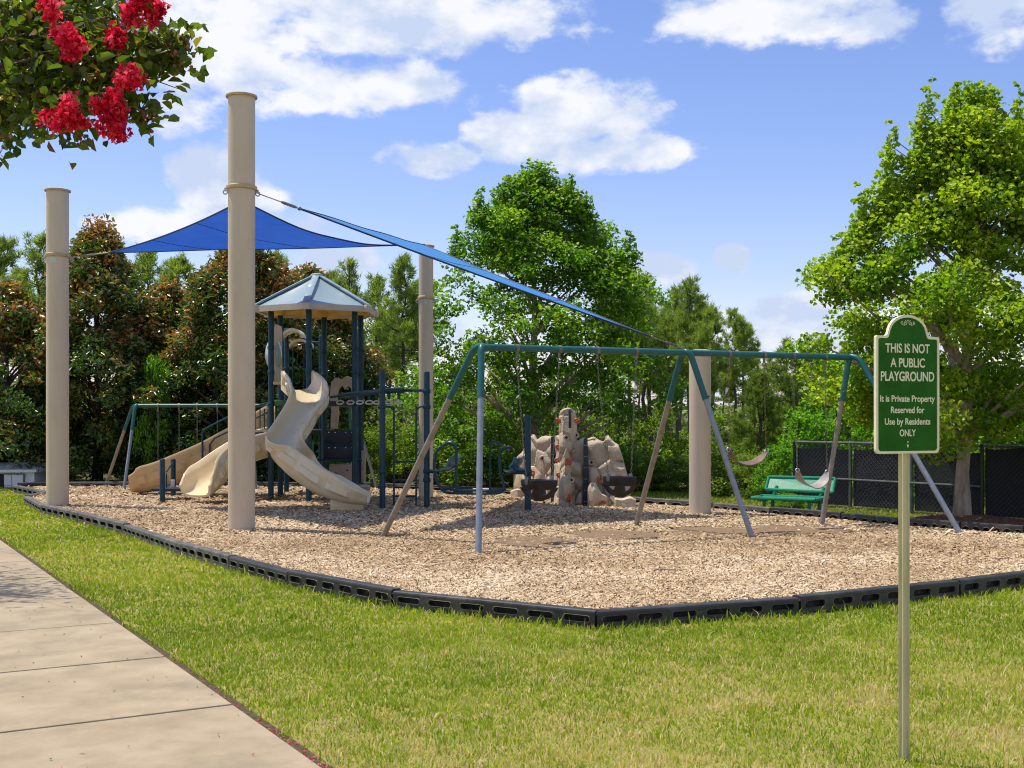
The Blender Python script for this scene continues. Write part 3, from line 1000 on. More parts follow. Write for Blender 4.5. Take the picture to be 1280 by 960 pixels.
bm_ = GX(668, 27.6, LAWN_Z)
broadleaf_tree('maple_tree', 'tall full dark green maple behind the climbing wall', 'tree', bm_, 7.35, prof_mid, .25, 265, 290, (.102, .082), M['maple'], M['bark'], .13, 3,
               trunk_top=.85, clump_r=(.30, .60), tintmean=.50, tintvar=.18,
               shoots=[(-.35, -.3, 7.35, 1.0), (.25, 0, 7.5, 1.1), (-1.25, -.4, 7.0, 1.0), (1.2, -.2, 6.95, .9), (2.1, -.5, 6.0, .8), (2.0, 0, 5.5, .9), (-1.8, 0, 6.2, .9), (.8, -.4, 7.3, .9)])


# --- maple at the right edge, in its own bark ring
def prof_right(t, az):
    if t < .15:
        r = 1.45 + .75 * t / .15
    elif t < .35:
        r = 2.2
    else:
        r = 2.2 * max(0.0, 1 - ((t - .35) / .68) ** 1.1) + .15
    return r * wob(az, 2.1, .13) * (1 + .14 * math.sin(t * 19 + 3 * az))


br = GX(1203, 18.7, 0.03)
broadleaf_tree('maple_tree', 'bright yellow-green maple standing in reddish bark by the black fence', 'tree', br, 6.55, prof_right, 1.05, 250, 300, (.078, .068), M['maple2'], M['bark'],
               .105, 9, trunk_top=.82, fork=.22, oval=True, tintvar=.19, clump_r=(.25, .48), tintmean=.58, lean=(.14, 0),
               shoots=[(-1.15, -.1, 6.25, 1.7), (-.62, -.2, 6.85, 1.7), (-.1, .1, 6.9, 1.5), (.85, 0, 6.85, 1.9), (.35, -.3, 6.7, 1.5), (-1.55, 0, 5.3, 1.2), (-1.9, .1, 4.5, 1.0), (1.5, -.2, 6.3, 1.8), (1.1, .3, 6.1, 1.6)])

# --- magnolias on the left
def prof_mag(t, az):
    return (2.1 if t < .35 else 2.1 * (max(0.0, 1 - ((t - .35) / .68) ** 1.5))) * wob(az, 1.3, .16) * (1 + .13 * math.sin(t * 17 + 2 * az))


mags = [(122, 31.0, 6.45, 1.0, 'magnolia with rusty brown leaves directly right of the leftmost pole, tallest at left', 5),
        (302, 31.0, 6.15, 1.05, 'dark rusty magnolia behind the tower and the front pole', 6),
        (8, 30.5, 4.75, 1.05, 'lower rusty magnolia at the left edge behind the leftmost pole', 7),
        (210, 32.5, 5.0, .95, 'short dark magnolia between the two tall rusty magnolias', 8),
        (385, 33.0, 5.6, .85, 'narrow dark magnolia just right of the tower roof', 12)]
for (px, d, h, rs, lab, sd) in mags:
    broadleaf_tree('magnolia_tree', lab, 'tree', GX(px, d, LAWN_Z), h + .13, (lambda t, az, rs=rs, sd=sd: prof_mag(t, az + sd) * rs), .15, 290, 190, (.155, .075), M['magnolia'], M['pinebark'], .11, sd,
                   trunk_top=.9, clump_r=(.26, .50), tintmean=.29, tintvar=.20, tintrise=.20, group='magnolias behind the play area', flat=.8, shell=.6)


# --- pines
def pine_proto(seed, mat, H=7.0, bare=.42, width=1.0, dense=1.0):
    rng = np.random.default_rng(seed)
    tb = MB()
    pts = [Vector((rng.normal(0, .02) * i, rng.normal(0, .02) * i, H * i / 7)) for i in range(8)]
    tb.tube(pts, [.115 * (1 - .88 * i / 7) for i in range(8)], 7)
    C, D = [], []
    nb = int(64 * dense)
    for k in range(nb):
        t = bare + (1 - bare) * (k + rng.random()) / nb
        i0 = min(6, int(t * 7))
        a = pts[i0].lerp(pts[i0 + 1], t * 7 - i0)
        az = rng.uniform(0, 2 * math.pi)
        f = (t - bare) / (1 - bare)
        ln = width * (1.15 * (1 - f) ** .8 * (.45 + .55 * min(1, f * 3.2)) + .12) * rng.uniform(.6, 1.15)
        rise = ln * (.15 + .75 * f) * rng.uniform(.6, 1.3)
        b = a + Vector((math.cos(az) * ln, math.sin(az) * ln, rise))
        limb(tb, a, b, .012 + .012 * ln, .004, rng, sag=.12, n=3, sides=4)
        nt_ = max(2, int(7 * ln + 1.5))
        for j in range(nt_):
            s_ = .35 + .65 * (j + 1) / nt_
            p = a.lerp(b, s_) + Vector((rng.normal(0, .07), rng.normal(0, .07), rng.normal(.02, .06))) * (1 + ln * .5)
            C.append(p)
            D.append((b - a).normalized() + Vector((0, 0, .6)))
    for j in range(4):
        C.append(pts[-1] + Vector((0, 0, -.1 * j)))
        D.append(Vector((0, 0, 1)))
    for j in range(9):                      # dead stubs below the crown
        t = rng.uniform(bare * .5, bare)
        az = rng.uniform(0, 6.28)
        a = Vector((0, 0, H * t))
        limb(tb, a, a + Vector((math.cos(az), math.sin(az), rng.uniform(-.1, .3))) * rng.uniform(.25, .7), .010, .003, rng, n=2, sides=4)
    C, D = np.array(C), np.array(D)
    m = 30
    n = len(C) * m
    d = np.repeat(D, m, 0) * .75 + rng.normal(0, .75, (n, 3))
    d /= np.linalg.norm(d, axis=1, keepdims=True)
    o = np.repeat(C, m, 0) + rng.normal(0, .05, (n, 3))
    L_ = rng.uniform(.13, .26, n)[:, None]
    sd = np.cross(d, rng.normal(0, 1, (n, 3)))
    sd /= np.linalg.norm(sd, axis=1, keepdims=True) + 1e-9
    w = rng.uniform(.011, .020, n)[:, None]
    V = np.stack([o - sd * w, o + sd * w, o + d * L_], 1).reshape(-1, 3)
    F = np.arange(n * 3).reshape(-1, 3)
    tint = np.repeat(rng.normal(.48, .16, len(C)), m) + rng.normal(0, .12, n)
    me_c = mass('crown', V, F, tint, mat)
    tr = tb.build('trunk', M['pinebark'])
    me_t = tr.data
    bpy.data.objects.remove(tr)
    return me_t, me_c, H


PINES = [pine_proto(21, M['pine'], bare=.50), pine_proto(22, M['pine'], bare=.56, width=.95), pine_proto(23, M['pine'], bare=.45, width=1.15), pine_proto(24, M['pine'], bare=.42, width=.85, dense=.85)]
YOUNG = [pine_proto(31, M['pine_light'], H=5, bare=.06, width=1.15, dense=1.35), pine_proto(32, M['pine_light'], H=5, bare=.05, width=1.0, dense=1.3)]


def pine(px, top, d, proto, label, group, young=False, wide=1.0):
    me_t, me_c, H = proto
    zt = CAM_H + (HOR - top) * d / FOC
    b = GX(px, d, LAWN_Z)
    r = thing('young_pine' if young else 'pine_tree', label, 'pine tree', b, group)
    s = (zt - LAWN_Z) / H
    r.scale = (s * wide, s * wide, s)
    r.rotation_euler = (0, 0, random.uniform(0, 6.28))
    link_mesh('trunk', me_t, r)
    link_mesh('crown', me_c, r)


pine_list = [
    (4, 305, 37, 'pine rising at the left edge above the low magnolia'), (47, 299, 39, 'pine with a pointed top just left of the leftmost pole'), (26, 345, 45, 'shorter pine between the two pines at the left edge'),
    (182, 318, 40, 'pine behind the tallest magnolia, under the left end of the sail'), (216, 326, 42, 'pine right of the tallest magnolia, under the dark sail'), (245, 350, 45, 'low pine top behind the front pole magnolia'),
    (415, 345, 41, 'pine just right of the tower roof'), (440, 331, 38, 'tall bushy pine right of the tower roof peak'), (470, 352, 44, 'thin pine above the ring ladder'),
    (503, 328, 38, 'tall pine left of the rear pole'), (524, 352, 43, 'slim pine touching the rear pole'), (488, 390, 50, 'distant pine low between the two pines left of the rear pole'),
    (788, 352, 36, 'pine right beside the big maple crown'), (812, 348, 40, 'pine with a rounded top right of the big maple'), (832, 385, 46, 'shorter pine left of the pointed pine'),
    (862, 356, 38, 'slender pointed pine standing highest above the low pole'), (893, 388, 37, 'bushy pine right of the pointed pine'), (918, 391, 41, 'thin pine at the right end of the pine stand'),
    (772, 330, 39, 'pine rising close behind the right flank of the big maple'), (878, 372, 43, 'pine between the pointed pine and the bushy pine'), (845, 366, 41, 'pine left of the pointed pine, nearly as high'), (930, 412, 42, 'pine over the gap between the bushy pine and the smallest pines'),
    (340, 322, 42, 'pine top behind the tower roof, left of its peak'), (160, 335, 43, 'pine tip left of the pine behind the tallest magnolia'), (68, 318, 42, 'pine hidden behind the leftmost pole'),
    (960, 448, 38, 'pine over the bright bushes left of the bench'), (1003, 452, 42, 'far pine above the left end of the fence'), (835, 398, 36, 'pine in front of the pointed pine, left side'), (806, 378, 37, 'pine nearest the right flank of the big maple, lower'), (880, 412, 35.5, 'nearest pine right of the shortest pole'),
    (1360, 380, 38, 'pine beyond the right maple, farther left of two'), (1440, 360, 40, 'pine beyond the right maple, farther right of two'), (1560, 380, 38, 'outermost pine far out to the right'),
    (943, 440, 44, 'small pine low at the right end of the pine stand'), (850, 420, 52, 'far pine behind the low pole'), (800, 420, 54, 'far pine behind the swing bar left of the low pole'),
    (905, 440, 55, 'far pine behind the right swing bay'), (760, 400, 48, 'pine mostly hidden behind the big maple'), (955, 470, 50, 'smallest far pine left of the bright bushes'),
]
for i, (px, top, d, lab) in enumerate(pine_list):
    pine(px, top, d, PINES[(i * 7 + i // 3) % 4], lab, 'pines behind the playground', wide=random.uniform(.85, 1.1))
young = [(948, 470, 27.5, 'young light pine between the low pole and the bench', 0), (985, 432, 30, 'young pine with a pointed top above the bench', 1), (1022, 428, 31, 'young pine over the left end of the fence', 0),
         (1060, 436, 33, 'young pine behind the fence left of the sign', 1), (925, 520, 28, 'low young pine by the foot of the low pole', 1), (905, 540, 29, 'stunted young pine in the shade behind the low pole', 0)]
for (px, top, d, lab, k) in young:
    pine(px, top, d, YOUNG[k], lab, 'young pines at the wood edge', True, random.uniform(.9, 1.1))


# --- shrubs
def shrub_proto(seed, mat, n=2600, leaf=(.10, .06), nclump=46):
    """unit shrub: about 1 m in radius, 2 m tall"""
    rng = np.random.default_rng(seed)
    sm = MB()
    C, T = [], []
    for k in range(nclump):
        az, t = rng.uniform(0, 6.28), rng.random()
        r = (1.0 - .75 * t ** 1.6) * math.sqrt(rng.uniform(.15, 1)) * (1 + .25 * math.sin(3 * az + seed))
        c = np.array([r * math.cos(az), r * math.sin(az), .12 + 1.85 * t])
        m = n // nclump
        q = rng.normal(0, 1, (m, 3))
        q /= np.linalg.norm(q, axis=1, keepdims=True)
        q *= (rng.random(m) ** .5)[:, None] * rng.uniform(.2, .38)
        q[:, 2] *= .75
        C.append(c + q)
        T.append(np.full(m, rng.normal(.45, .15)) + rng.normal(0, .15, m))
        if k % 2 == 0:
            limb(sm, (c[0] * .15, c[1] * .15, 0), c, .014, .004, rng, sag=-.1, n=3, sides=4)
    V, F = leaf_tris(np.concatenate(C), leaf[0], leaf[1], (0, 0, .7), .75, rng)
    me_c = mass('foliage', V, F, np.tile(np.concatenate(T), 2), mat)
    o = sm.build('stems', M['pinebark'])
    me_s = o.data
    bpy.data.objects.remove(o)
    return me_s, me_c


SH = [shrub_proto(41, M['shrub']), shrub_proto(42, M['shrub'], leaf=(.13, .06)), shrub_proto(43, M['shrub'], leaf=(.08, .055))]
SL = [shrub_proto(51, M['shrub_light'], n=3400), shrub_proto(52, M['shrub_light'], n=3000, leaf=(.12, .07))]


def shrub(px, top, d, w, proto, label, group, name='shrub'):
    zt = CAM_H + (HOR - top) * d / FOC
    b = GX(px, d, LAWN_Z)
    r = thing(name, label, 'shrub', b, group)
    r.scale = (w, w, (zt - LAWN_Z) / 2.0)
    r.rotation_euler = (0, 0, random.uniform(0, 6.28))
    link_mesh('stems', proto[0], r)
    link_mesh('foliage', proto[1], r)


shr = [
    (412, 530, 31, .85, 0), (438, 522, 32.5, .9, 1), (462, 535, 30.5, .8, 2), (486, 528, 31.5, .9, 0), (508, 540, 30.3, .8, 1), (528, 526, 32, .9, 2), (552, 545, 30, .8, 0),
    (580, 555, 29.8, .8, 1), (612, 560, 29.2, .8, 2), (640, 556, 30, .9, 0), (672, 560, 29.5, .8, 1), (705, 552, 29.5, .9, 2), (738, 556, 28.6, .85, 0), (768, 558, 28, .85, 1),
    (795, 566, 27.4, .75, 2), (818, 572, 28.5, .8, 0), (842, 574, 27.5, .75, 1), (868, 566, 28.4, .8, 2), (893, 568, 27.2, .75, 0), (915, 560, 26.3, .8, 1), (938, 566, 25.4, .8, 2), (962, 584, 24.6, .6, 0),
    (230, 560, 31, .9, 1), (60, 560, 30.5, .9, 0), (350, 545, 31.3, 1.0, 2), (385, 540, 30.8, .9, 1), (170, 575, 30.2, .8, 2), (270, 570, 30.2, .8, 0),
]
shr_lab = ['shrub behind the tan activity post of the tower', 'shrub behind the right pair of tower posts', 'shrub behind the ring ladder, left of its first post', 'shrub between the two posts of the ring ladder',
           'shrub behind the ladder rungs', 'shrub just left of the rear pole foot', 'shrub behind the left frame of the sway ride', 'shrub behind the left seat of the sway ride', 'shrub behind the right frame of the sway ride',
           'shrub behind the left foot of the climbing wall', 'shrub behind the left panel of the climbing wall', 'shrub behind the tower of the climbing wall', 'shrub behind the right panel of the climbing wall', 'shrub showing above the right bucket swing',
           'dark shrub right of the climbing wall', 'dark shrub behind the rear leg of the middle swing frame', 'dark shrub left of the shortest pole', 'dark shrub behind the shortest pole', 'dark shrub right of the shortest pole',
           'dark shrub below the brown belt swing', 'dark shrub left of the bench back', 'small dark shrub behind the bench seat', 'shrub under the far thin swing bar', 'shrub at the foot of the leftmost magnolia', 'shrub behind the tower steps',
           'shrub behind the green panel of the tower', 'shrub at the left leg of the far swing set', 'shrub behind the tan wave slide']
for i, (px, top, d, w, k) in enumerate(shr):
    shrub(px, top, d, w, SH[k], shr_lab[i], 'undergrowth shrubs behind the border')
for i in range(34):
    px = -60 + i * 40 + random.uniform(-12, 12)
    shrub(px, random.uniform(508, 530) + (22 if px > 760 else 0), random.uniform(36, 44), random.uniform(1.1, 1.6), random.choice(SH), 'shrub deep in the wood among the pine trunks', 'far shrubs among the pine trunks')
lights = [(195, 452, 29.6, .55, 0, 'yellow-green sapling glowing between the rusty magnolias'), (1010, 520, 25.5, .9, 0, 'bright green bush right behind the bench'), (1052, 455, 26.5, 1.25, 1, 'tall bright green bush behind the left end of the fence'),
          (1098, 500, 24.5, 1.0, 0, 'bright bush behind the fence below the sign'), (1150, 520, 24, .95, 1, 'bright bush behind the fence right of the sign post'), (1240, 515, 24, 1.1, 0, 'bright bush behind the fence right of the maple trunk'),
          (1300, 500, 24, 1.1, 1, 'bright bush behind the fence at the right edge'), (972, 560, 24.0, .55, 1, 'small yellowish bush left of the bench'), (990, 618, 22.6, .42, 0, 'low yellow-green weeds under the bench'),
          (420, 560, 30, .5, 1, 'light green shrub below the rock arch'), (545, 480, 31, .8, 0, 'light green bush between the rear pole and the big maple')]
for (px, top, d, w, k, lab) in lights:
    shrub(px, top, d, w, SL[k], lab, None, 'bush')


# --- far woods: one mass
for (px, top, d, w, k, lab) in [(575, 455, 32, 1.0, 0, 'tall leafy bush behind the left half of the big maple'), (632, 448, 33, 1.1, 1, 'tall leafy bush behind the trunk of the big maple'), (700, 452, 33, 1.1, 2, 'tall leafy bush behind the climbing wall and the big maple'),
                                (757, 470, 32.5, 1.0, 0, 'tall leafy bush right of the climbing wall tower'), (822, 505, 33, 1.0, 1, 'leafy bush among the pine trunks left of the shortest pole'), (905, 512, 32, 1.0, 2, 'leafy bush among the pine trunks right of the shortest pole')]:
    shrub(px, top, d, w, SH[k], lab, None, 'bush')


def far_woods():
    rng = np.random.default_rng(77)
    n = 36000
    x = rng.uniform(-62, 62, n)
    y = rng.uniform(62, 95, n)
    hmax = 1.2 + 2.6 * vnoise(x, y * .2, .10) + 1.3 * vnoise(x, y, .5)
    z = LAWN_Z + hmax * rng.random(n) ** .7
    V, F = leaf_tris(np.stack([x, y, z], 1), .55, .4, (0, -.2, .7), .8, rng)
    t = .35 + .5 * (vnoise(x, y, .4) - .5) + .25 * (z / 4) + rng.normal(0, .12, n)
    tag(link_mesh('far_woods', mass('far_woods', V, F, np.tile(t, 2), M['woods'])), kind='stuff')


far_woods()


# --- crape myrtle: branches reach in at the top left
def crape_myrtle(base, label, frame_boughs, seed):
    rng = np.random.default_rng(seed)
    base = Vector(base)
    root = thing('crape_myrtle', label, 'tree', base, 'crape myrtles along the sidewalk')
    tb = MB()
    hub = base + Vector((.15, -.1, 1.5))
    tb.tube([base, base + Vector((.05, 0, .7)), hub], [.07, .055, .045], 8)
    C, T, ends = [], [], []

    def bough(pts, r0, leafn, spread):
        p = spline(pts, 6)
        tb.tube(p, [r0 * (1 - .85 * i / len(p)) + .002 for i in range(len(p))], 6)
        for k in range(int(leafn * .72)):
            f = .25 + .75 * rng.random() ** .8
            q = p[min(len(p) - 1, int(f * (len(p) - 1)))]
            c = q + Vector(rng.normal(0, spread, 3)) * Vector((1, 1, .85)) if False else Vector((q.x + rng.normal(0, spread), q.y + rng.normal(0, spread), q.z + rng.normal(0, spread * .8)))
            if rng.random() < .2:
                tb.tube([q, q.lerp(c, .5) + Vector((0, 0, .02)), c], [.004, .003, .0015], 4)
            C.append(c)
            T.append(rng.normal(.45, .2))
        ends.append(p[-1])
    for pts, r0, leafn, spread in frame_boughs:
        bough([hub] + pts, r0, leafn, spread)
    # the rest of the crown, out of view
    for k in range(16):
        az = rng.uniform(2.0, 4.3)
        rr = rng.uniform(.7, 1.5)
        e = base + Vector((rr * math.cos(az), rr * math.sin(az), rng.uniform(2.9, 4.3)))
        bough([hub, hub.lerp(e, .5) + Vector((0, 0, .15)), e], .022, 170, .26)
    V, F = leaf_tris(np.array([tuple(c) for c in C]) - np.array(base), .062, .038, (0, 0, .7), .7, rng, oval=True)
    tb.build('trunk', M['twig'], root)
    link_mesh('crown', mass('crown', V, F, np.tile(np.array(T), 4), M['crape']), root)
    return root, ends


def panicle(root, c, r, seed, n):
    rng = np.random.default_rng(seed)
    c = np.array(c) - np.array(wloc(root))
    m = max(6, n // 22)
    sub = rng.normal(0, 1, (m, 3))
    sub /= np.linalg.norm(sub, axis=1, keepdims=True)
    sub = c + sub * (rng.random(m) ** .4)[:, None] * np.array([r, r, r * 1.15])
    C = np.repeat(sub, n // m + 1, 0)
    C = C + rng.normal(0, .014, C.shape)
    V, F = leaf_tris(C, .026, .022, (0, -.3, .3), 1.0, rng, fold=.4)
    t = np.repeat(rng.normal(.45, .2, m), n // m + 1) + rng.normal(0, .2, len(C))
    link_mesh('flower_cluster', mass('flower_cluster', V, F, np.tile(t, 2), M['bloom']), root)


CB = (-4.5, 6.6, LAWN_Z)
bo = [
    ([at(-60, 120, 5.8), at(40, 70, 5.4), at(110, 25, 5.2)], .020, 520, .13),
    ([at(-60, 60, 5.9), at(50, 10, 5.5), at(150, -10, 5.3)], .018, 430, .13),
    ([at(-70, 150, 5.6), at(30, 90, 5.3), at(120, 75, 5.1), at(160, 110, 5.0)], .016, 620, .11),
    ([at(-60, 180, 5.5), at(20, 125, 5.2), at(90, 120, 5.1)], .014, 520, .10),
    ([at(-60, 190, 5.6), at(0, 140, 5.4), at(25, 150, 5.3)], .012, 380, .09),
    ([at(-40, 90, 5.7), at(80, 60, 5.3), at(160, 60, 5.1), at(205, 62, 5.0), at(232, 62, 5.0)], .012, 430, .065),
    ([at(0, 90, 5.5), at(100, 60, 5.2), at(170, 20, 5.1)], .012, 480, .12),
    ([at(20, 120, 5.3), at(110, 115, 5.1), at(160, 130, 5.0), at(190, 145, 5.0)], .009, 230, .055),
    ([at(-20, 20, 5.6), at(60, -10, 5.4), at(130, -60, 5.3)], .014, 480, .15),
    ([at(-90, 60, 5.6), at(10, 40, 5.4), at(60, 40, 5.2)], .014, 560, .14),
    ([at(20, 150, 5.3), at(60, 150, 5.1), at(100, 172, 5.0)], .008, 160, .06),
]
cm, ends = crape_myrtle(CB, 'crape myrtle with red flowers reaching in at the top left', bo, 61)
for i, (px, py, rp, n) in enumerate([(60, 12, 12, 160), (175, 16, 24, 620), (196, 8, 14, 200), (88, 55, 20, 460), (70, 42, 10, 90), (143, 48, 13, 260), (160, 100, 15, 300), (85, 142, 26, 640), (62, 152, 14, 160), (138, 140, 27, 640), (146, 162, 15, 240)]):
    panicle(cm, at(px, py, 4.80 + .05 * (i % 3)), rp * .84 * 4.8 / FOC, 100 + i, int(n * .75))
pd = MB()
prng = np.random.default_rng(5)
for k in range(95):
    px, py = (prng.uniform(196, 242), prng.uniform(44, 84)) if k < 60 else ((prng.uniform(178, 198), prng.uniform(135, 165)) if k < 82 else (prng.uniform(95, 112), prng.uniform(165, 185)))
    pd.ball(at(px, py, 5.0 + prng.normal(0, .06)), .008, 6, 4)
pd.build('seed_pods', M['pod'], cm)['kind'] = 'stuff'
cm2 = copy_tree(cm)
cm2.location = (-8.1, 12.6, LAWN_Z)
cm2.scale = (1.4, 1.4, 1.4)
cm2.rotation_euler = (0, 0, R(172))
cm2['label'] = 'second crape myrtle out past the left edge, shading the sidewalk'


# fallen petals along the walk edge
def petals():
    rng = np.random.default_rng(15)
    n = 260
    s = np.where(rng.random(n) < .8, rng.uniform(-2.5, 1.0, n), rng.uniform(-2.5, 3.5, n))
    off = np.where(rng.random(n) < .86, rng.normal(-.022, .018, n), rng.uniform(0, 1.5, n))
    x = SW0.x + SWD.x * s + SWN.x * off
    y = SW0.y + SWD.y * s + SWN.y * off
    keep = (off < .05) | (rng.random(n) < .35)
    x, y, off = x[keep], y[keep], off[keep]
    z = np.where(off > 0, LAWN_Z + .028, LAWN_Z + .012)
    V, F = leaf_tris(np.stack([x, y, z], 1), .016, .013, (0, 0, 1), .25, rng)
    tag(link_mesh('fallen_petals', mass('fallen_petals', V, F, np.tile(rng.random(len(x)), 2), M['bloom'])), kind='stuff')


petals()


def litter():
    rng = np.random.default_rng(19)
    n = 130
    s = rng.uniform(-3, 9, n)
    off = rng.uniform(.03, 1.7, n)
    x = SW0.x + SWD.x * s + SWN.x * off
    y = SW0.y + SWD.y * s + SWN.y * off
    V, F = leaf_tris(np.stack([x, y, np.full(n, LAWN_Z + .029)], 1), .020, .012, (0, 0, 1), .3, rng)
    tag(link_mesh('leaf_litter', mass('leaf_litter', V, F, np.tile(rng.uniform(0, .5, n), 2), M['chips'])), kind='stuff')


litter()

# bark mulch ring round the right maple
m = MB()
c = Vector((br.x, br.y - .05, 0))
n = 44
V, F = [(c.x, c.y, .07)], []
for ring_i, (rr, z) in enumerate(((.35, .05), (.8, -.01), (1.25, -.10), (1.45, LAWN_Z + .002))):
    for k in range(n):
        a = 2 * math.pi * k / n
        q = rr * (1 + .1 * math.sin(3 * a) + random.uniform(-.05, .05))
        yy = c.y + .8 * q * math.sin(a) * .72
        V.append((c.x + 1.1 * q * math.cos(a), yy, z + random.uniform(-.01, .012)))
F += [(0, 1 + k, 1 + (k + 1) % n) for k in range(n)]
for ring_i in range(3):
    for k in range(n):
        a0 = 1 + ring_i * n
        F.append((a0 + k, a0 + n + k, a0 + n + (k + 1) % n, a0 + (k + 1) % n))
m.add(V, F)
tag(m.build('bark_mulch', M['redmulch']), kind='structure')


# ================================================================== SHADE POLES AND SAILS
def shade_pole(px, d, dia, top, collar, label, sticker=None):
    b = GX(px, d)
    t = thing('shade_pole', label, 'pole', b, 'poles of the shade sails')
    m = MB()
    r = dia / 2
    m.lathe(b, [(r, -.1), (r, .3), (r, top * .5), (r, top)], 40)
    m.build('shaft', M['pole'], t)
    m = MB()
    m.lathe(b + Vector((0, 0, top)), [(r * .9, -.004), (r * 1.16, 0), (r * 1.18, .012), (r * 1.16, .03), (r * .6, .055)], 40)
    m.build('cap', M['pole_cap'], t)
    if collar:
        m = MB()
        m.lathe(b + Vector((0, 0, collar)), [(r * 1.005, -.035), (r * 1.14, -.022), (r * 1.16, 0), (r * 1.14, .022), (r * 1.005, .035)], 40)
        m.build('collar', M['pole_cap'], t)
        m = MB()
        for a in (20, 200):
            c = b + Vector((math.cos(R(a)) * r * 1.2, math.sin(R(a)) * r * 1.2, collar - .07))
            m.torus(c, .03, .009, Matrix.Rotation(R(90), 3, 'X'), 12, 6)
            m.box(c + Vector((-.03 * math.cos(R(a)), 0, .035)), (.08, .02, .05))
        m.build('eye_bolts', M['steel'], t)
    if sticker:
        m = MB()
        V, F = [], []
        for k in range(7):
            a = R(-90 - 14 + 28 * k / 6)
            for z in (sticker - .05, sticker + .05):
                V.append((b.x + (r + .002) * math.cos(a), b.y + (r + .002) * math.sin(a), z))
        F = [(2 * k, 2 * k + 2, 2 * k + 3, 2 * k + 1) for k in range(6)]
        m.add(V, F)
        m.build('sticker', M['sticker'], t)
    return b


PF = shade_pole(302, 16.9, .375, 6.08, 4.81, 'tallest thick tan pole in front, its top near the clouds')
PL = shade_pole(72, 21.4, .385, 5.60, 4.46, 'leftmost thick tan pole standing by the curved border', 4.37)
PC = shade_pole(532.5, 23.6, .285, 4.92, 3.92, 'slimmer tan pole in the rear, right of the ring ladder', 3.84)
PR = shade_pole(875, 19.6, .355, 2.63, None, 'shortest tan pole, cut off by the swing set crossbar')


def tri_sail(name, label, A, B, C, inset, sag, n=30, mat=None):
    """triangle with hollow edges; inset/sag per edge (AB, BC, CA)"""
    A, B, C = Vector(A), Vector(B), Vector(C)
    t = thing(name, label, 'shade sail', ((A + B + C) / 3))
    idx, V = {}, []
    for i in range(n + 1):
        for j in range(n + 1 - i):
            a, b = i / n, j / n
            c = 1 - a - b
            p = A * a + B * b + C * c
            for (u, v, w, P, Q, Rr, k, s_) in ((a, b, c, A, B, C, inset[0], sag[0]), (b, c, a, B, C, A, inset[1], sag[1]), (c, a, b, C, A, B, inset[2], sag[2])):
                f = 4 * u * v * (1 - w)
                p = p + (Rr - (P + Q) / 2) * (k * f) - Vector((0, 0, s_ * f))
            p.z += .012 * math.sin(9 * a + 4 * b) * math.sin(7 * c)
            idx[(i, j)] = len(V)
            V.append(p)
    F = []
    for i in range(n):
        for j in range(n - i):
            F.append((idx[(i, j)], idx[(i + 1, j)], idx[(i, j + 1)]))
            if j < n - i - 1:
                F.append((idx[(i + 1, j)], idx[(i + 1, j + 1)], idx[(i, j + 1)]))
    th = Vector((0, 0, .004))
    m = MB()
    m.add(V, F)
    m.build('fabric', mat or M['sail'], t, angle=80)
    for q_ in (n // 3, 2 * n // 3):
        m = MB()
        m.tube([V[idx[(i, q_)]] for i in range(n + 1 - q_)], .007, 5)
        m.build('seam', M['sail_hem'], t)
    rims = ([V[idx[(i, n - i)]] for i in range(n + 1)], [V[idx[(0, j)]] for j in range(n + 1)], [V[idx[(i, 0)]] for i in range(n + 1)])
    for rim in rims:
        m = MB()
        m.tube(rim, .014, 6)
        m.build('hem', M['sail_hem'], t)
    return t


def rigging(t, a, b, buckle=.45):
    a, b = Vector(a), Vector(b)
    m = MB()
    m.tube([a, b], .008, 6)
    m.build('cable', M['cable'], t)
    m = MB()
    p, q = a.lerp(b, buckle - .12 / (b - a).length), a.lerp(b, buckle + .12 / (b - a).length)
    m.tube([p, p.lerp(q, .15), p.lerp(q, .85), q], [.012, .022, .022, .012], 8)
    m.ball(b, .03, 8, 5)
    m.build('turnbuckle', M['chain'], t)


sL, sF, sC = at(137, 315.5, 21.5), at(303, 250, 17.5), at(505, 306.5, 23.0)
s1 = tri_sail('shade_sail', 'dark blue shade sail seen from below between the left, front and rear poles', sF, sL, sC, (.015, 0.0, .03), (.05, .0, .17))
rigging(s1, PL + Vector((.2, 0, 4.42)), sL)
rigging(s1, PF + Vector((.02, .19, 4.76)), sF, .5)
rigging(s1, PC + Vector((-.13, -.08, 4.88)), sC)
cF, cR = PF + Vector((.22, .02, 4.74)), PR + Vector((-.17, -.06, 2.66))
tF, tR = cF.lerp(cR, .085), cF.lerp(cR, .90)
tC = PC + Vector((-.02, -.2, 4.93))
s2 = tri_sail('shade_sail', 'shade sail painted light blue as if sunlit on top, seen nearly edge-on, running down to the short pole', tF, tR, tC, (.012, .035, .03), (.02, .0, .0), mat=M['sail_lit_top'])
rigging(s2, cF, tF, .75)
rigging(s2, cR, tR, .5)
rigging(s2, PC + Vector((0, -.10, 4.92)), tC, .5)


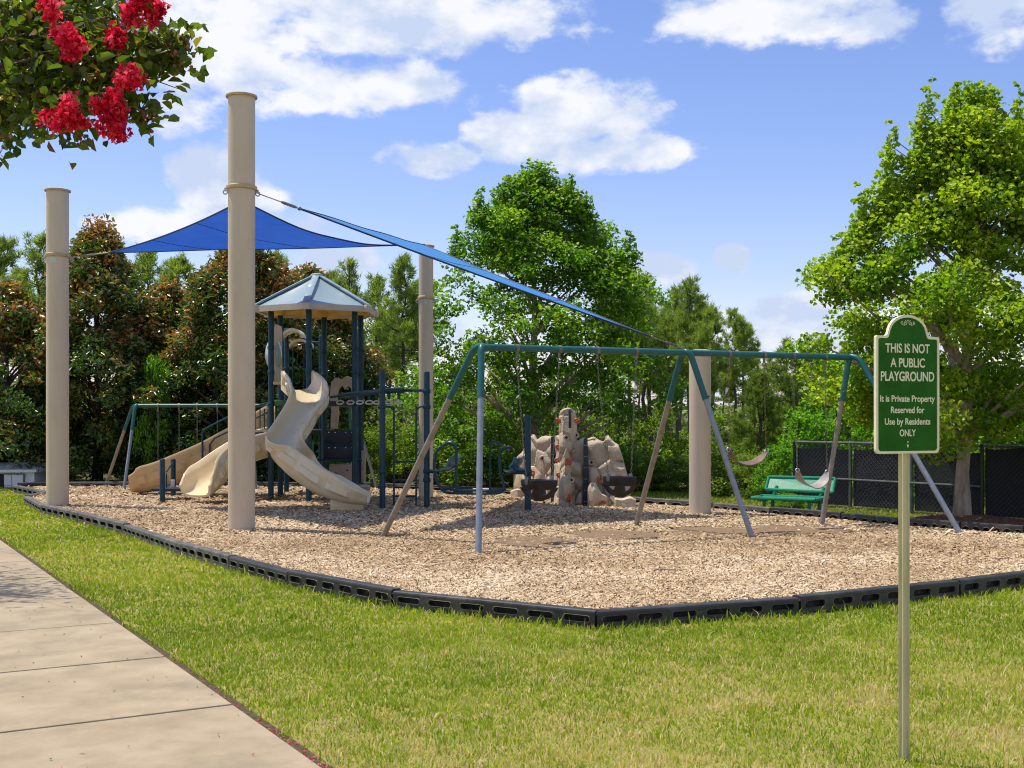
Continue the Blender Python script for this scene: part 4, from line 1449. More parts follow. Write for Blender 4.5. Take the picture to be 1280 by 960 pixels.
# ================================================================== SWING SETS
def chain_mesh(a, b, link=.052, w=.019, t=.0042):
    a, b = Vector(a), Vector(b)
    d = b - a
    n = max(2, int(d.length / (link * .74)))
    m = MB()
    q = d.to_track_quat('Z', 'X').to_matrix()
    for i in range(n):
        c = a.lerp(b, (i + .5) / n)
        rot = q @ Matrix.Rotation(R(90) * (i % 2) + .3, 3, 'Z')
        ring = []
        for k in range(8):
            an = 2 * math.pi * k / 8
            ring.append(Vector((w * .5 * math.cos(an) , 0, link * .5 * math.sin(an))))
        V, F = [], []
        for k in range(8):
            p = ring[k]
            o_ = p.normalized()
            for e in range(3):
                ea = 2 * math.pi * e / 3
                V.append(c + rot @ (p + o_ * (t * math.cos(ea)) + Vector((0, t * math.sin(ea), 0))))
        for k in range(8):
            for e in range(3):
                F.append((k * 3 + e, ((k + 1) % 8) * 3 + e, ((k + 1) % 8) * 3 + (e + 1) % 3, k * 3 + (e + 1) % 3))
        m.add(V, F)
    return m


def swing_frame(label, ends, frames, hb, rb, rl, hangers, paint, legm, legm2, sleeve=.80, fr=.13, over=0.0):
    a, b = Vector(ends[0]), Vector(ends[1])
    a.z = b.z = hb
    t = thing('swing_set', label, 'swing set', ((a.x + b.x) / 2, (a.y + b.y) / 2, 0))
    m = MB()
    m.tube([a, b], rb, 14)
    m.build('crossbar', paint, t)
    for (f, fb, rbk) in frames:
        A = a.lerp(b, f)
        fb, rbk = Vector(fb), Vector(rbk)
        Sf = Vector((A.x + (fb.x - A.x) * fr, A.y + (fb.y - A.y) * fr, hb - .16))
        Sr = Vector((A.x + (rbk.x - A.x) * fr, A.y + (rbk.y - A.y) * fr, hb - .16))
        Jf, Jr = fb.lerp(Sf, sleeve), rbk.lerp(Sr, sleeve)
        top = A + Vector((0, 0, .012))
        mf, mr = top.lerp(Sf, .55) + Vector((0, 0, .055)), top.lerp(Sr, .55) + Vector((0, 0, .055))
        arch = spline([Jf, Jf.lerp(Sf, .6), Sf, mf, top, mr, Sr, Jr.lerp(Sr, .6), Jr], 5)
        m = MB()
        m.tube(arch, rl * 1.12, 12)
        m.build('yoke', paint, t)
        for (base, J, mm) in ((fb, Jf, legm), (rbk, Jr, legm2)):
            m = MB()
            dirv = (J - base).normalized()
            m.tube([base - dirv * .05, J + dirv * .04], rl, 12)
            m.build('leg', mm, t)
            m = MB()
            m.tube([J - dirv * .012, J + dirv * .02], rl * 1.2, 12)
            m.ball(J + Vector((rl * 1.1, -rl * .6, .03)), .012, 6, 4)
            m.build('sleeve_collar', paint, t)
    for f in hangers:
        p = a.lerp(b, f)
        m = MB()
        ax = (b - a).normalized()
        m.tube([p - ax * .022, p + ax * .022], rb * 1.18, 12)
        m.box(p - Vector((0, 0, rb + .03)), (.03, .03, .07), None, .006)
        m.torus(p - Vector((0, 0, rb + .085)), .022, .007, Matrix.Rotation(R(90), 3, 'X'), 10, 5)
        m.build('hanger', M['chain'], t)
    return t, a, b


HB = 2.45
barA, barB = GX(602, 14.8), GX(1064, 17.40)
BL = (barB - barA)


def bar_frac(px):
    """where the pixel column meets the crossbar"""
    k = (px - CX) / FOC
    return (k * barA.y - barA.x) / (BL.x - k * BL.y)


hang = [646, 699, 746.6, 795, 911, 955, 991, 1031]
sw_set, bA, bB = swing_frame('large swing set with teal crossbar and grey A-frame legs in front', (barA, barB),
                             [(0.0, G(598, 693), G(478, 672)), (bar_frac(857), G(940, 672), G(795, 657)), (1.0, G(1200, 667), G(1027, 657))],
                             HB, .043, .038, [bar_frac(p) for p in hang], M['teal'], M['leg_grey'], M['leg_rust'])


def hang_pt(px):
    p = bA.lerp(bB, bar_frac(px))
    return Vector((p.x, p.y, HB - .043 - .10))


def bucket_swing(pxa, pxb, qa, qb, yc, label):
    """moulded full-bucket infant seat on two chains"""
    ha, hb_ = hang_pt(pxa), hang_pt(pxb)
    dm = (ha.y + hb_.y) / 2
    A, B = at(qa, yc - 12, ha.y), at(qb, yc - 12, hb_.y)
    c = (A + B) / 2
    t = thing('bucket_swing', label, 'swing', (c.x, c.y, c.z - .25), 'black bucket swings')
    for h, e in ((ha, A), (hb_, B)):
        chain_mesh(h, e).build('chain', M['chain'], t)
    ax = (B - A)
    wid = max(.30, ax.length * .9)
    ax = ax.normalized()
    ay = Vector((-ax.y, ax.x, 0)).normalized()
    up = Vector((0, 0, 1))
    m = MB()
    # rim: rounded rectangular hoop
    ring = []
    hw, hd, cr = wid / 2, .155, .07
    for (sx, sy, a0) in ((1, -1, -90), (1, 1, 0), (-1, 1, 90), (-1, -1, 180)):
        for q in (0, 30, 60, 90):
            an = R(a0 + q)
            ring.append((sx * (hw - cr) + cr * math.cos(an), sy * (hd - cr) + cr * math.sin(an)))
    nR = len(ring)
    lev = [(1.05, .00), (1.07, -.02), (1.05, -.06), (.98, -.115), (.93, -.12), (.95, -.06), (.96, -.012), (1.0, .004)]
    V, F = [], []
    for (k, z) in lev:
        V += [c + ax * (x * k) + ay * (y * k) + up * (z - .02) for x, y in ring]
    for i in range(len(lev)):
        j2 = (i + 1) % len(lev)
        for j in range(nR):
            F.append((i * nR + j, i * nR + (j + 1) % nR, j2 * nR + (j + 1) % nR, j2 * nR + j))
    m.add(V, F)
    m.build('rim', M['black'], t)
    # front and back panels, each with a leg hole, leaning in to meet underneath
    m = MB()
    for sy in (-1, 1):
        out_, inn = [], []
        for k in range(25):
            a_ = math.pi + math.pi * k / 24
            ex = abs(math.cos(a_)) ** .7 * (1 if math.cos(a_) >= 0 else -1)
            out_.append((ex * hw * 1.0, -.115 + math.sin(a_) * .165))
            inn.append((math.cos(a_) * hw * .50, -.125 + math.sin(a_) * .085))
        top = [(hw * (-.5 + k / 11.0), -.118 + .05 * math.sin(math.pi * k / 11)) for k in range(12)]
        V = []
        for th_ in (0, .022):
            for (x, z) in out_ + inn:
                lean_ = min(1, max(0, (-z - .11) / .17))
                V.append(c + ax * x + ay * (sy * (hd * (1 - .85 * lean_) - th_)) + up * z)
        n_ = 25
        F = []
        for k in range(n_ - 1):
            F += [(k, k + 1, n_ + k + 1, n_ + k), (2 * n_ + k, 3 * n_ + k, 3 * n_ + k + 1, 2 * n_ + k + 1),
                  (k, 2 * n_ + k, 2 * n_ + k + 1, k + 1), (n_ + k, n_ + k + 1, 3 * n_ + k + 1, 3 * n_ + k)]
        m.add(V, F)
    m.box(c + up * -.272, (wid * .34, .07, .03), Matrix((ax, ay, up)).transposed(), .01)
    m.build('sling', M['black'], t)
    m = MB()
    for sx in (-1, 1):
        m.box(c + ax * (hw * 1.06 * sx) + up * -.03, (.02, .06, .10), Matrix((ax, ay, up)).transposed(), .006)
    m.build('strap_plate', M['rail'], t)


bucket_swing(646, 699, 657.5, 690, 610, 'black bucket swing on the left, right beside the navy post')
bucket_swing(746.6, 795, 760, 789, 606, 'black bucket swing on the right, in front of the climbing wall')


def belt_swing(pxa, pxb, pts, label, mat, cm_):
    ha, hb_ = hang_pt(pxa), hang_pt(pxb)
    P = [at(px, py, ha.y + (hb_.y - ha.y) * i / (len(pts) - 1)) for i, (px, py) in enumerate(pts)]
    t = thing('belt_swing', label, 'swing', (P[2].x, P[2].y, P[2].z), 'belt swings')
    for h, e in ((ha, P[0]), (hb_, P[-1])):
        chain_mesh(h, e).build('chain', cm_, t)
    path = spline(P, 6)
    ax = (P[-1] - P[0])
    side = Vector((-ax.y, ax.x, 0)).normalized()
    m = MB()
    V, F = [], []
    n = len(path)
    for i, p in enumerate(path):
        f = i / (n - 1)
        w = .035 + .055 * min(1, 6 * min(f, 1 - f))
        tl = Vector((0, 0, .02 * math.sin(f * 3.1)))
        for s_ in (-1, 1):
            V.append(p + side * (w * s_) + tl * s_)
            V.append(p + side * (w * s_) + tl * s_ - Vector((0, 0, .014)))
    for i in range(n - 1):
        a0, b0 = i * 4, (i + 1) * 4
        F += [(a0, a0 + 2, b0 + 2, b0), (a0 + 1, b0 + 1, b0 + 3, a0 + 3), (a0, b0, b0 + 1, a0 + 1), (a0 + 2, a0 + 3, b0 + 3, b0 + 2)]
    F += [(0, 1, 3, 2), ((n - 1) * 4, (n - 1) * 4 + 2, (n - 1) * 4 + 3, (n - 1) * 4 + 1)]
    m.add(V, F)
    m.build('belt', mat, t)
    for e in (P[0], P[-1]):
        m = MB()
        m.torus(e, .028, .008, Matrix.Rotation(R(80), 3, 'X'), 8, 5)
        m.build('shackle', M['steel'], t)


belt_swing(911, 955, [(911, 562), (917, 574), (930, 579), (945, 576), (958, 565)], 'brown belt swing hanging flat between the low pole and the bench', M['belt'], M['rustchain'])
belt_swing(991, 1031, [(997, 588), (1001, 600), (1016, 608), (1028, 602), (1034, 590)], 'worn grey belt swing hanging in front of the green bench', M['belt_grey'], M['chain'])

# far swing set on the left, behind the slides
fA, fB = GX(171, 26.6), GX(437, 26.4)
far_set, farA, farB = swing_frame('far smaller swing set with thin teal bar behind the slides', (fA, fB),
                                  [(0.0, G(155, 612), G(132, 607)), (.535, G(320, 611), G(308, 605)), (1.0, G(471, 610), G(440, 604))],
                                  1.83, .040, .035, [.1, .2, .285, .38], M['teal'], M['leg_grey'], M['leg_rust'], sleeve=.78, fr=.2)
for i, (u, v, lab) in enumerate(((.10, .20, 'far belt swing nearest the left end of the thin teal bar'), (.285, .38, 'far belt swing behind the handrails of the play structure'))):
    ha, hb_ = farA.lerp(farB, u), farA.lerp(farB, v)
    c = (ha + hb_) / 2
    t = thing('belt_swing', lab, 'swing', (c.x, c.y, .42), 'belt swings')
    ea, eb = Vector((ha.x, ha.y, .52)), Vector((hb_.x, hb_.y, .52))
    chain_mesh(ha - Vector((0, 0, .12)), ea, .06, .022, .005).build('chain', M['chain'], t)
    chain_mesh(hb_ - Vector((0, 0, .12)), eb, .06, .022, .005).build('chain', M['chain'], t)
    m = MB()
    pth = spline([ea, ea.lerp(eb, .2) - Vector((0, 0, .09)), ea.lerp(eb, .5) - Vector((0, 0, .13)), ea.lerp(eb, .8) - Vector((0, 0, .09)), eb], 4)
    for i in range(len(pth) - 1):
        m.bar(pth[i], pth[i + 1], .16, .014)
    m.build('belt', M['black'], t)


# ================================================================== PLAY STRUCTURE
TX, TY = -3.79, 23.3
ps = thing('play_structure', 'play structure with hexagonal roofed tower, cream slides and navy posts', 'play structure', (TX, TY, 0))
HEXR = .92
DECK = 1.88
EAVE = 3.60


def hexpt(k, r, z):
    a = R(-90 + 60 * k)
    return Vector((TX + r * math.cos(a), TY + r * math.sin(a), z))


def post(p, top, r=.055, cap=True):
    m = MB()
    m.lathe((p.x, p.y, 0), [(r, -.1), (r, top - .02), (r * .92, top), (r * .5, top + .012)], 16)
    return m.build('post', M['navy'], ps)


def clamp(p, z):
    m = MB()
    m.lathe((p.x, p.y, z), [(.064, -.035), (.068, -.03), (.068, .03), (.064, .035)], 16)
    m.ball((p.x + .05, p.y - .055, z), .016, 6, 4)
    m.build('clamp', M['navy'], ps)


for k in range(6):
    p = hexpt(k, HEXR, 0)
    post(p, EAVE + .05)
    for z in (DECK - .05, DECK + .55, 2.9):
        clamp(p, z)
for (px, d, top) in ((358, 25.4, 3.45), (401.5, 25.4, 3.3)):
    p = GX(px, d)
    post(p, top)
    clamp(p, 2.6)
# roof
rf = thing('roof', None, None)
rf.parent = ps
rf.location = (0, 0, 0)
APEX = Vector((TX, TY, 4.36))
RR, FH = 1.23, .105
for k in range(6):
    a, b = hexpt(k, RR, EAVE + .08), hexpt(k + 1, RR, EAVE + .08)
    capa, capb = APEX + (a - APEX) * .05, APEX + (b - APEX) * .05
    ctr = (a + b) / 2
    m = MB()
    # panel slightly dished, with thickness
    rows = 6
    V, F = [], []
    for i in range(rows + 1):
        f = i / rows
        l, r_ = a.lerp(capa, f), b.lerp(capb, f)
        for j in range(5):
            q = l.lerp(r_, j / 4)
            q = q - Vector((0, 0, .05 * math.sin(f * math.pi) * math.sin(j / 4 * math.pi)))
            V.append(q)
    for i in range(rows):
        for j in range(4):
            F.append((i * 5 + j, i * 5 + j + 1, (i + 1) * 5 + j + 1, (i + 1) * 5 + j))
    nV = len(V)
    V += [v - Vector((0, 0, .03)) for v in V]
    F += [tuple(i + nV for i in reversed(f)) for f in F]
    m.add(V, F)
    m.build('roof_panel', M['roof'], rf)
    m = MB()
    a2, b2 = hexpt(k, RR + .012, 0), hexpt(k + 1, RR + .012, 0)
    a3, b3 = hexpt(k, RR - .05, 0), hexpt(k + 1, RR - .05, 0)
    z1, z2 = EAVE - .03, EAVE + .082
    V = [Vector((p.x, p.y, z)) for p, z in ((a2, z1), (b2, z1), (b2, z2), (a2, z2), (a3, z1), (b3, z1), (b3, z2 - .01), (a3, z2 - .01))]
    m.add(V, [(0, 1, 2, 3), (4, 7, 6, 5), (0, 4, 5, 1), (3, 2, 6, 7)])
    m.build('fascia', M['fascia'], rf, smooth=False)
    # underside
    m = MB()
    ua, ub = hexpt(k, RR - .05, EAVE - .02), hexpt(k + 1, RR - .05, EAVE - .02)
    um = (ua + ub) / 2 + Vector((0, 0, .05))
    m.add([ua, um, ub, APEX - Vector((0, 0, .35))], [(0, 1, 3), (1, 2, 3)])
    m.build('soffit', M['roof_under'], rf, smooth=False)
    # ridge rib and corner block
    m = MB()
    rp = [hexpt(k, RR + .01, EAVE + .095), (hexpt(k, RR, EAVE + .09)).lerp(APEX, .5) + Vector((0, 0, .012)), APEX + Vector((0, 0, .0))]
    for i in range(2):
        m.bar(rp[i], rp[i + 1], .13, .035, .008)
    m.build('ridge', M['roof'], rf)
    m = MB()
    c = hexpt(k, RR + .0, EAVE + .03)
    m.box(c, (.16, .09, .13), Matrix.Rotation(R(60 * k), 3, 'Z'), .015)
    m.build('corner_block', M['fascia'], rf)
    m = MB()
    c = hexpt(k, HEXR, EAVE + .06)
    m.box(c, (.16, .16, .14), Matrix.Rotation(R(60 * k), 3, 'Z'), .02)
    m.build('post_bracket', M['roof_under'], rf)
m = MB()
m.lathe(APEX - Vector((0, 0, .05)), [(.14, -.02), (.12, .035), (.06, .06), (.01, .065)], 12)
m.build('peak_cap', M['roof'], rf)

# decks
m = MB()
m.prism([(HEXR * 1.0 * math.cos(R(-90 + 60 * k)), HEXR * math.sin(R(-90 + 60 * k))) for k in range(6)], (1, 0, 0), (0, 1, 0), (TX, TY, DECK - .09), (0, 0, 1), .09)
m.build('deck', M['navy_plate'], ps, smooth=False)
m = MB()
c = at(380, 0, 25.0)
m.box((c.x, 24.85, 1.28), (1.15, 1.0, .08), None, .01)
m.build('deck', M['navy_plate'], ps, smooth=False)


# ---- slides: swept trough
def slide(name, pts, half, wall, mat, bank=0.0, ribs=True, th=.035, per=7, parent=ps):
    path = spline([(p.x, p.y, p.z) for p in pts], per)
    n = len(path)
    prof = []
    for (u, v) in ((-1.16, 1.0), (-1.10, 1.06), (-1.0, 1.02), (-.95, .72), (-.88, .38), (-.72, .10), (-.42, 0.0), (0, -.02), (.42, 0.0), (.72, .10), (.88, .38), (.95, .72), (1.0, 1.02), (1.10, 1.06), (1.16, 1.0)):
        prof.append((u, v))
    outer = [(1.17, .86), (1.10, .70), (1.06, .30), (.86, -.10), (.4, -.20), (0, -.22), (-.4, -.20), (-.86, -.10), (-1.06, .30), (-1.10, .70), (-1.17, .86)]
    ring = prof + outer
    k = len(ring)
    V, F = [], []
    frames_ = []
    for i, p in enumerate(path):
        t = path[min(i + 1, n - 1)] - path[max(i - 1, 0)]
        t.normalize()
        hz = Vector((t.x, t.y, 0))
        hz = hz.normalized() if hz.length > 1e-4 else Vector((0, -1, 0))
        side = Vector((-hz.y, hz.x, 0))
        up = side.cross(t) * -1
        up = t.cross(side) * 1.0
        if up.z < 0:
            up = -up
        bk = bank(i / (n - 1)) if callable(bank) else bank
        s2 = side * math.cos(bk) + up * math.sin(bk)
        u2 = up * math.cos(bk) - side * math.sin(bk)
        wl = wall(i / (n - 1)) if callable(wall) else wall
        frames_.append((p, s2, u2, wl))
        for (u, v) in ring:
            V.append(p + s2 * (u * half) + u2 * (v * wl))
    for i in range(n - 1):
        for j in range(k):
            F.append((i * k + j, i * k + (j + 1) % k, (i + 1) * k + (j + 1) % k, (i + 1) * k + j))
    F.append(tuple(range(k)))
    F.append(tuple((n - 1) * k + j for j in range(k - 1, -1, -1)))
    m = MB()
    m.add(V, F)
    o = m.build(name, mat, parent, angle=60)
    if ribs:
        for sgn in (-1, 1):
            step = max(3, n // 8)
            for i in range(2, n - step - 1, step):
                m = MB()
                V, F = [], []
                i1 = min(n - 2, i + step - 1)
                for q in range(i, i1 + 1):
                    p, s2, u2, wl = frames_[q]
                    e = .036 if q not in (i, i1) else -.004
                    V += [p + s2 * (sgn * half * 1.085) + u2 * (wl * .64), p + s2 * (sgn * (half * 1.09 + e)) + u2 * (wl * .58), p + s2 * (sgn * (half * 1.06 + e)) + u2 * (wl * .28), p + s2 * (sgn * half * 1.0) + u2 * (wl * .14)]
                for q in range(i1 - i):
                    for j in range(3):
                        F.append((q * 4 + j, q * 4 + j + 1, (q + 1) * 4 + j + 1, (q + 1) * 4 + j))
                m.add(V, F)
                m.build('moulded_panel', mat, o, angle=30)
    return o, frames_


def vec(px, py, d):
    return at(px, py, d)


s1pts = [vec(371, 487, 22.2), vec(384, 500, 21.85), vec(386, 513, 21.6), vec(372, 538, 21.25), vec(358, 562, 20.95), vec(360, 582, 20.75), vec(378, 600, 20.5), vec(406, 616, 20.35), vec(436, 625, 20.3), vec(460, 628.5, 20.3)]
so1, fr1 = slide('curved_slide', s1pts, .30, lambda f: float(np.interp(f, [0, .12, .2, .4, .55, .8, 1], [.34, .34, .25, .26, .36, .34, .15])), M['cream'],
                 bank=lambda f: -.42 * math.exp(-((f - .60) / .18) ** 2) + .12 * math.exp(-((f - .12) / .08) ** 2))
# hood wings at the top of the slide
m = MB()
for sgn in (-1, 1):
    p, s2, u2, wl = fr1[0]
    q = fr1[5]
    a0 = p + s2 * (sgn * .30)
    a1 = q[0] + q[1] * (sgn * .30)
    m.prism([(0, .0), (0, .34), (.08, .38), (.40, .30), (.60, .22), (.62, .05)], (a1 - a0).normalized(), (0, 0, 1), a0 - s2 * .02, s2, .035)
m.build('slide_hood', M['cream'], so1, angle=30)
m = MB()
f = fr1[-8]
c = at(434, 636, 20.35)
m.box((c.x, c.y + .04, .07), (.56, .38, .26), Matrix.Rotation(R(3), 3, 'Z'), .03)
m.build('slide_foot', M['cream'], so1)

s2pts = [vec(352, 532, 24.3), vec(330, 544, 24.35), vec(300, 561, 24.4), vec(268, 578, 24.45), vec(236, 592, 24.5), vec(206, 604, 24.55), vec(182, 610, 24.6), vec(167, 611, 24.6)]
slide('wave_slide', s2pts, .27, lambda f: .44 if f < .8 else .44 - .16 * ((f - .8) / .2) ** 1.5, M['tan'], bank=-.05)
s3pts = [vec(352, 560, 23.5), vec(332, 566, 23.2), vec(312, 573, 22.95), vec(290, 585, 22.65), vec(270, 601, 22.35), vec(254, 614, 22.05), vec(246, 619, 21.9)]
slide('short_slide', s3pts, .33, lambda f: .40 if f < .7 else .40 - .22 * (f - .7) / .3, M['cream'], bank=lambda f: .25 * math.exp(-((f - .55) / .25) ** 2))

# ---- transfer station, steps and handrails on the left
for (px, py) in ((203, 628), (216.5, 621)):
    p = G(px, py)
    post(p, at(px, 574, p.y).z, .05)
m = MB()
m.box((G(218, 623).x + .05, 23.0, .20), (.62, .6, .06), None, .01)
m.build('transfer_platform', M['navy_plate'], ps)
m = MB()
c = at(216.5, 604, 23.2)
m.box((c.x, 23.17, c.z), (.075, .02, .14), None, .004)
m.build('label_plate', M['white'], ps)
for k in range(5):
    f = k / 4
    a = Vector((-6.1 + 1.1 * f, 23.75, .36 + .9 * f))
    m = MB()
    m.box(a, (.26, .7, .05), None, .01)
    m.build('step', M['navy_plate'], ps)
for dy in (0.0, .62):
    m = MB()
    m.tube(spline([Vector((-6.2, 23.45 + dy, .28)), Vector((-5.6, 23.45 + dy, .78)), Vector((-5.0, 23.45 + dy, 1.25))], 4), .03, 8)
    m.build('stringer', M['navy'], ps)
    dd = 23.5 + dy
    rail_ = spline([at(253, 591, dd), at(253, 560, dd), at(253, 541, dd), at(257, 536, dd), at(284, 522, dd), at(312, 510, dd), at(338, 503, dd)], 4)
    m = MB()
    m.tube(rail_, .019, 8)
    m.build('handrail', M['navy'], ps)
    m = MB()
    m.tube([at(262, 587, dd), at(262, 556, dd), at(268, 548, dd), at(300, 532, dd), at(338, 514, dd)], .016, 8)
    m.build('handrail', M['navy'], ps)
for px in (307, 313, 319, 325, 330.5, 335):
    m = MB()
    m.tube([at(px, 511, 23.6), at(px, 566, 23.6)], .012, 6)
    m.build('picket', M['navy'], ps)
m = MB()
m.tube([at(208, 592, 22.9), at(208, 612, 22.9)], .015, 6)
m.tube([at(208, 590, 22.9), at(216, 578, 23.2)], .015, 6)
m.build('grab_bar', M['navy'], ps)


# ---- panels
def holed_panel(name, a, b, z0, z1, th, mat, holes, parent=ps):
    """flat plate from a to b with a grid of round holes cut through"""
    a, b = Vector(a), Vector(b)
    ax = (b - a).normalized()
    nrm = Vector((ax.y, -ax.x, 0))
    L_ = (b - a).length
    cols, rows = holes
    m = MB()
    n = 12
    cw, ch = L_ / cols, (z1 - z0) / rows
    rad = min(cw, ch) * .33
    P = lambda x, z, o_: Vector((a.x, a.y, 0)) + ax * x + nrm * o_ + Vector((0, 0, z))
    for i in range(cols):
        for j in range(rows):
            cx_, cz_ = (i + .5) * cw, z0 + (j + .5) * ch
            inn, out_ = [], []
            for k in range(n):
                an = 2 * math.pi * (k + .5) / n
                dx, dz = math.cos(an), math.sin(an)
                inn.append((cx_ + rad * dx, cz_ + rad * dz))
                s_ = min((cw / 2) / max(abs(dx), 1e-6), (ch / 2) / max(abs(dz), 1e-6))
                out_.append((cx_ + dx * s_, cz_ + dz * s_))
            for o_ in (0, th):
                V = [P(x, z, o_) for x, z in out_] + [P(x, z, o_) for x, z in inn]
                m.add(V, [(k, (k + 1) % n, n + (k + 1) % n, n + k) for k in range(n)])
                for sx in (-1, 1):
                    for sz in (-1, 1):
                        q = (cx_ + sx * cw / 2, cz_ + sz * ch / 2)
                        near = sorted(range(n), key=lambda k: (out_[k][0] - q[0]) ** 2 + (out_[k][1] - q[1]) ** 2)[:2]
                        m.add([P(q[0], q[1], o_), P(*out_[near[0]], o_), P(*out_[near[1]], o_)], [(0, 1, 2)])
            V = [P(x, z, 0) for x, z in inn] + [P(x, z, th) for x, z in inn]
            m.add(V, [(k, (k + 1) % n, n + (k + 1) % n, n + k) for k in range(n)])
    m.box(P(L_ / 2, z1 + .02, th / 2), (L_, th * 1.2, .04), Matrix((ax, nrm, Vector((0, 0, 1)))).transposed())
    return m.build(name, mat, parent, smooth=False)


holed_panel('green_panel', at(345, 0, 22.95), at(371, 0, 22.75), at(0, 546, 22.9).z, at(0, 507, 22.9).z, .03, M['green_panel'], (3, 4))
holed_panel('green_panel', at(379, 0, 22.9), at(394, 0, 22.6), at(0, 600, 22.9).z, at(0, 548, 22.9).z, .03, M['green_panel'], (1, 4))
m = MB()
m.box(at(357.5, 504, 22.7), (.42, .05, .10), None, .01)
m.build('panel_header', M['green_panel'], ps)
for (y0, y1) in ((538, 554.5), (557, 574)):
    a, b = at(405, y0, 23.0), at(444.5, y1, 23.0)
    m = MB()
    m.box(((a.x + b.x) / 2, 23.0, (a.z + b.z) / 2), (abs(b.x - a.x), .05, abs(a.z - b.z)), None, .01)
    o = m.build('riser_panel', M['navy_plate'], ps)
    m = MB()
    for px in (411, 419, 432, 440):
        q = at(px, y0 + 2.5, 22.97)
        m.ball(q, .014, 6, 4)
    m.build('bolts', M['white'], o)
m = MB()
m.tube([at(398, 575.5, 22.95), at(452, 575.5, 22.95)], .03, 8)
m.tube([at(403, 556, 22.97), at(446, 556, 22.97)], .018, 8)
m.build('cross_rail', M['navy'], ps)
m = MB()
a, b = at(411.5, 580, 23.1), at(444.5, 604, 23.1)
m.box(((a.x + b.x) / 2, 23.1, (a.z + b.z) / 2), (abs(b.x - a.x), .04, abs(a.z - b.z)), None, .02)
o = m.build('tan_panel', M['tan_rock'], ps)
m = MB()
for px, py in ((420, 592), (434, 588), (424, 600)):
    m.ball(at(px, py, 23.07), .018, 6, 4)
m.build('bolts', M['dark'], o)
m = MB()
p = at(454.5, 0, 23.3)
m.box((p.x, 23.3, at(0, 583, 23.3).z), (.085, .06, .62), None, .01)
m.lathe((p.x + .02, 23.0, 0), [(.10, .06), (.16, .25), (.13, .28), (.02, .26)], 12)
m.build('activity_post', M['tan_rock'], ps)

# rock arch climber at the back right of the tower
m = MB()
c0 = at(413, 536, 24.7)
sx = 24.7 / FOC
arch = [(0, 0), (1, 22), (-1, 40), (1, 58), (6, 64), (14, 62), (20, 66), (28, 63), (33, 64), (34, 40), (32, 20), (33, 0), (27, 0), (26, 22), (28, 38), (26, 50), (22, 54), (18, 49), (15, 55), (10, 50), (8, 38), (10, 20), (8, 0)]
m.prism([(x * sx, y * sx) for x, y in arch], (1, 0, 0), (0, 0, 1), c0, (0, 1, 0), .16)
m.build('rock_arch', M['tan_rock'], ps, smooth=False)
m = MB()
m.tube([at(422, 536, 24.6), at(418, 600, 24.4)], .02, 6)
m.tube([at(436, 536, 24.6), at(438, 600, 24.4)], .02, 6)
for y in (550, 565, 580):
    m.tube([at(421, y, 24.55), at(437, y, 24.55)], .016, 6)
m.build('arch_ladder', M['navy'], ps)

# tan side wall with bubble window, upper left
m = MB()
a = hexpt(5, HEXR, 0)
b = hexpt(4, HEXR, 0)
axv = (b - a).normalized()
nv = Vector((axv.y, -axv.x, 0))
zt, zb = at(0, 405, 23).z, at(0, 478, 23).z
m.prism([(.06, zb), (.86, zb), (.86, zt - .08), (.78, zt), (.14, zt), (.06, zt - .08)], axv, (0, 0, 1), (a.x, a.y, 0), nv, .05)
m.build('side_panel', M['tan'], ps, smooth=False)
m = MB()
c = (a + b) / 2
m.ball((c.x - .04, c.y, at(0, 443, 23.2).z), (.16, .30, .31), 20, 12)
m.build('bubble_window', M['bubble'], ps)
m = MB()
m.torus((c.x - .06, c.y, at(0, 443, 23.2).z), .31, .03, Matrix.Rotation(R(90), 3, 'Y'), 24, 6)
m.build('window_ring', M['fascia'], ps)
m = MB()
c = at(348, 479, 22.85)
m.box(c, (.17, .2, .06), None, .01)
m.build('slide_lintel', M['tan'], ps)

# hooded little roofs on the rear deck
for (x0, x1, y0, y1, d) in ((355, 380, 411, 419, 25.2), (364, 390, 424, 431, 25.5)):
    m = MB()
    n = 8
    pts2 = []
    for k in range(n + 1):
        f = k / n
        pts2.append(at(x0 + (x1 - x0) * f, y1 - (y1 - y0) * math.sin(f * math.pi) ** .7, d))
    V, F = [], []
    for p in pts2:
        for dy, dz in ((-.25, 0), (.25, 0), (.25, -.06), (-.25, -.06)):
            V.append(p + Vector((0, dy, dz)))
    for k in range(n):
        for j in range(4):
            F.append((k * 4 + j, k * 4 + (j + 1) % 4, (k + 1) * 4 + (j + 1) % 4, (k + 1) * 4 + j))
    F += [(0, 1, 2, 3), (n * 4, n * 4 + 3, n * 4 + 2, n * 4 + 1)]
    m.add(V, F)
    m.build('hood_panel', M['fascia'], ps)
m = MB()
for px in (366, 380, 389):
    m.tube([at(px, 428, 25.5), at(px, 498, 25.5)], .012, 6)
m.tube([at(357, 428, 25.45), at(402, 428, 25.45)], .02, 6)
m.build('rear_guard', M['navy'], ps)

